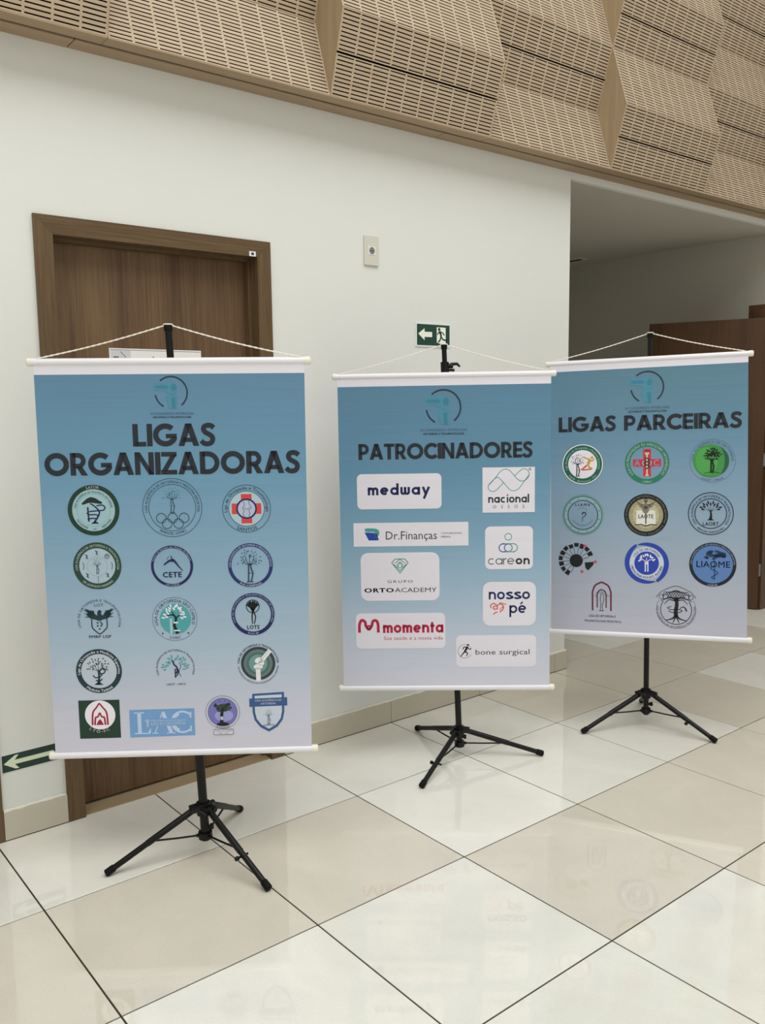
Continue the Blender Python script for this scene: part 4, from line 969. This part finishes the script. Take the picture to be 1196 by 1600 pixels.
for k in range(12): a = math.radians(16 + k * 21); p.stroke([(-2 + 28 * math.cos(a), 28 * math.sin(a)), (-2 + 60 * math.cos(a), 60 * math.sin(a))], 2, K_BLACK)
p.poly([(36, -8), (78, -4), (74, -20), (52, -44), (40, -34)], K_BLACK)
for x, y in ((38, 68), (84, -4), (24, -50)): p.disc(x, y, 7, ink(190, 70, 100))
put3(p, 'printed_logo', 'black segmented half wheel logo with three pink dots')
p = art('', 425.5, 906); B_ = ink(38, 64, 160)

for q0 in (0, 180):
    o_ = []; i_ = []
    for k in range(31):
        a = math.radians(q0 - 62 + 178 * k / 30); t_ = k / 30; w_ = 24 * math.sin(PI * min(1, .08 + t_ * .92)) ** .6 + 1
        ro = 92 + 5 * (1 - t_); o_.append((ro * math.cos(a), ro * math.sin(a))); i_.append(((ro - w_) * math.cos(a), (ro - w_) * math.sin(a)))
    p.add(o_ + i_, [(k, k + 1, 32 + k, 31 + k) for k in range(30)], B_)
p.disc(0, 0, 74, ink(190, 196, 214)); p.disc(0, 0, 53, B_)
p.arc('LIGA DE ORTOPEDIA', 58, 10, ink(40, 56, 120), 125, bold=.03); p.arc('MEDICINA POUSO ALEGRE', 70, 10, ink(40, 56, 120), 160, 270, True, .03); p.rect(-8, -38, -3, 8, K_WHITE); p.rect(3, -38, 8, 8, K_WHITE); p.curve([(0, -6), (-8, 10), (-20, 18)], 3, K_WHITE); p.curve([(0, -6), (8, 12), (20, 16)], 3, K_WHITE); p.stroke([(0, -4), (0, 24)], 3, K_WHITE); p.leaves(0, 14, 34, 26, 13, 6.5, K_WHITE, 2, .75); put3(p, 'printed_logo', 'swirling blue ring logo with a white tree')
p = art('', 702.8, 906.4)
p.disc(0, 0, 97, ink(22, 28, 44)); p.disc(0, 0, 83, ink(84, 120, 174)); p.arc('LIGA ACADÊMICA DE ORTOPEDIA E MEDICINA ESPORTIVA', 86, 6, ink(150, 164, 190), 180); p.arc('UNIFAE', 94, 6, ink(190, 196, 214), 26, 270, True)
rr = random.Random(5)
for k in range(30): a = rr.uniform(0, 2 * PI); q = rr.random() ** .5; p.disc(4 + 48 * q * math.cos(a), 42 + 17 * q * math.sin(a), rr.uniform(7, 11), ink(42, 62, 96), 6, n=9)
D_ = ink(34, 54, 90); p.stroke([(8, 32), (8, -66)], 4, D_); p.curve([(8, -4), (-8, -16), (8, -26), (22, -36), (8, -48), (-4, -56), (10, -64)], 4, D_); p.text('LIAOME', 2, -12, 27, ink(22, 28, 44), width=142, bold=.01); put3(p, 'printed_logo', 'blue disc with dark ring and spreading tree reading LIAOME')
p = art('', 228.6, 1063); Mr = ink(96, 28, 50)
for w_, t_, b_, lw in ((41, 66, -66, 7), (20, 32, -52, 5)):
    p.stroke([(-w_, b_)] + [(-w_, t_ - w_ * 1.1)] + catmull([(-w_, t_ - w_ * 1.1), (-w_ * .7, t_ - w_ * .4), (0, t_)])[1:], lw, Mr); p.stroke([(w_, b_)] + [(w_, t_ - w_ * 1.1)] + catmull([(w_, t_ - w_ * 1.1), (w_ * .7, t_ - w_ * .4), (0, t_)])[1:], lw, Mr)
p.leaves(0, 0, 34, 24, 16, 3, K_BLACK, 3, .5); p.curve([(-2, 18), (-6, -10), (-4, -40), (-6, -64)], 2.4, K_BLACK); p.curve([(4, 18), (10, -12), (3, -40), (4, -64)], 2.4, K_BLACK); p.stroke([(-12, -66), (10, -66)], 3, K_BLACK)
p.text('LIGA DE ORTOPEDIA E', 2, -96, 10, K_DARK, width=118, bold=.01); p.text('TRAUMATOLOGIA PEDIÁTRICA', 4, -119, 9.5, K_DARK, width=166, bold=.01); put3(p, 'printed_logo', 'maroon pointed arches with lettering beneath')
p = art('', 551.3, 1098)
p.ring(0, -14, 83, 84.2, K_LINE, 150, 390); p.arc('LIGA ACADÊMICA DE ORTOPEDIA E TRAUMATOLOGIA', 82, 8, K_LINE, 205, 270, True, y=-14); p.ring(0, -14, 64, 67, K_BLACK, 145, 395)
p.curve([(0, 42), (3, 10), (-1, -20), (0, -44)], 14, K_BLACK, w1=18)
for s in (-1, 1):
    p.curve([(0, 30), (s * 20, 40), (s * 44, 34), (s * 66, 24)], 9, K_BLACK, w1=2); p.curve([(s * 2, -40), (s * 16, -54), (s * 34, -60), (s * 46, -62)], 8, K_BLACK, w1=2); p.curve([(0, -42), (s * 8, -60), (s * 14, -74)], 7, K_BLACK, w1=2)
    p.curve([(s * 4, 26), (s * 30, 30), (s * 50, 10)], 5, K_BLACK, w1=2)
for k in range(7):
    for s in (-1, 1):
        p.curve([(s * (-34 + 10 * k), 42 + 3 * math.sin(k)), (s * (-20 + 11 * k), 66), (s * (4 + 9 * k), 74 - 5 * k)], 2.2, K_BLACK, sub=4)
for x in (-62, -46, 46, 62): p.ring(x, 46 - abs(x) * .05, 9, 11, K_BLACK)
p.stroke(catmull([(-84, 40), (-66, 62), (-40, 78), (0, 92), (40, 78), (66, 62), (84, 40)]), 2.2, K_BLACK)
p.curve([(-20, 0), (-36, -6), (-20, -14), (8, -12), (26, -18), (10, -26), (-16, -26), (-34, -20)], 3, K_BLACK); p.curve([(16, -8), (30, 0), (40, -8), (44, -20)], 3, K_BLACK, w1=6); put3(p, 'printed_logo', 'black tree of interlaced branches and roots in a ring')

# ------------------------------------------------------------------ wall fittings
def flat_thing(name, x, z, y, label, cat, w_, h_, t_, mat, bev=0.0015, skew=None, plate='plate'):
    root = empty(name, (x, y, z)); tag(root, label, cat)
    bm = BM(); box(bm, -w_ / 2, w_ / 2, -t_, -0.0002, -h_ / 2, h_ / 2, bev); obj(plate, bm, mat, root)
    return root
def put_print(pr, name, root, t_, mat=None, label=None):
    me = bpy.data.meshes.new(name); me.from_pydata([(x / 1000, -t_ - 0.0004 - d, y / 1000) for x, y, d in pr.V], [], pr.F)
    at = me.color_attributes.new('Col', 'FLOAT_COLOR', 'CORNER'); buf = []
    for q, k in zip(me.polygons, pr.K): buf += list(k) * q.loop_total
    at.data.foreach_set('color', buf); me.update()
    o = link(name, me, mat or M['flatprint'], root)
    if label: o['label'] = label
    return o
SG = ink(16, 58, 46); SW = ink(226, 228, 216)
ex_ = flat_thing('exit_sign', 2.092, 1.8465, 0, 'small green exit sign with arrow and running figure, high on the white wall', 'sign', 0.226, 0.114, 0.004, M['rod'])
p = Print(); p.rect(-104, -49, 106, 49, SG); p.poly([(-96, 4), (-56, 30), (-56, 14), (-8, 14), (-8, -10), (-56, -10), (-56, -26)], SW)
p.rect(22, -38, 80, 38, SW); p.disc(38, 28, 8, SG); 
p.curve([(40, 18), (48, 4), (50, -6)], 13, SG, w1=11); p.curve([(26, 2), (34, 14), (46, 16), (60, 12), (72, 2)], 6, SG); p.curve([(50, -6), (62, -18), (80, -22), (90, -24)], 8, SG); p.curve([(48, -6), (44, -20), (32, -32)], 8, SG); p.poly([(22, -38), (34, -38), (28, -30)], SG); p.curve([(80, -22), (92, -22)], 6, SG)
put_print(p, 'sign_print', ex_, 0.004, label='green print with white arrow and running man')
ar = flat_thing('exit_arrow_sign', 0.1335, 0.2790, 0, 'small dark green strip with pale left-pointing arrow, low on wall left of door', 'sign', 0.193, 0.064, 0.0015, M['rod'], 0.0003)
p = Print(); p.rect(-95, -31, 95, 31, ink(14, 46, 38)); p.poly([(-90, 0), (-50, 25), (-38, 25), (-52, 8), (84, 8), (84, -8), (-52, -8), (-38, -25), (-50, -25)], ink(206, 214, 186)); put_print(p, 'sign_print', ar, 0.0015, label='dark green print with one long pale arrow')
so = flat_thing('wall_outlet', 1.721, 2.2005, 0, 'cream rectangular outlet plate high on the white wall', 'outlet', 0.080, 0.128, 0.009, M['plastic'], 0.003)
bm = BM(); box(bm, -0.021, 0.021, -0.0105, -0.0088, -0.018, 0.018, 0.0006); s1 = obj('socket', bm, M['rod'], so)
bm = BM(); tube(bm, [(0, -0.0104, 0), (0, -0.0112, 0)], 0.0155, 24); obj('socket_face', bm, M['greyplastic'], s1, True)
bm = BM()
for x in (-.0065, 0.0, .0065): tube(bm, [(x, -0.0111, -.001), (x, -0.0116, -.001)], 0.0022, 8)
obj('pin_holes', bm, M['felt'], s1, True)
nt_ = flat_thing('door_notice', 0.7215, 1.6035, 0.080, 'white printed notice taped to the brown door, peeking over the left banner', 'paper', 0.378, 0.280, 0.0012, M['rod'], 0.0002, plate='paper')
p = Print(); p.rect(-186, -137, 186, 137, ink(222, 220, 216)); p.rect(-183, -134, -106, 133, ink(196, 196, 200)); p.text('Med', -154, 88, 20, ink(50, 50, 56), width=46, rot=PI / 2 * 0 + PI / 2, bold=.02); p.stroke([(-146, 128), (-126, 108), (-132, 92)], 2, K_DARK)
p.text('Acesso', 20, 90, 22, ink(60, 60, 64), width=90, bold=.02); p.rect(-184, 133.5, 184, 135, ink(90, 84, 80)); put_print(p, 'notice_print', nt_, 0.0012)
stk = flat_thing('frame_sticker', 1.108, 2.1275, -0.0122, 'tiny white sticker on the upper right corner of the door frame', 'sticker', 0.030, 0.019, 0.0005, M['rod'], 0.0, plate='paper')
p = Print(); p.rect(-6, -5, 6, 5, K_DARK); put_print(p, 'sticker_print', stk, 0.0005)
# narrow slot diffuser in the recess ceiling
vt = empty('ceiling_vent', (5.235, 1.75, ZR)); tag(vt, 'narrow dark air slot in the recess ceiling, just past the white wall edge', 'vent')
bm = BM(); box(bm, -0.045, 0.045, -0.16, 0.5, -0.006, -0.0002, 0.001); obj('frame', bm, M['ceil'], vt)
bm = BM(); box(bm, -0.022, 0.022, -0.14, 0.48, -0.0075, -0.0055); obj('slot', bm, M['felt'], vt)
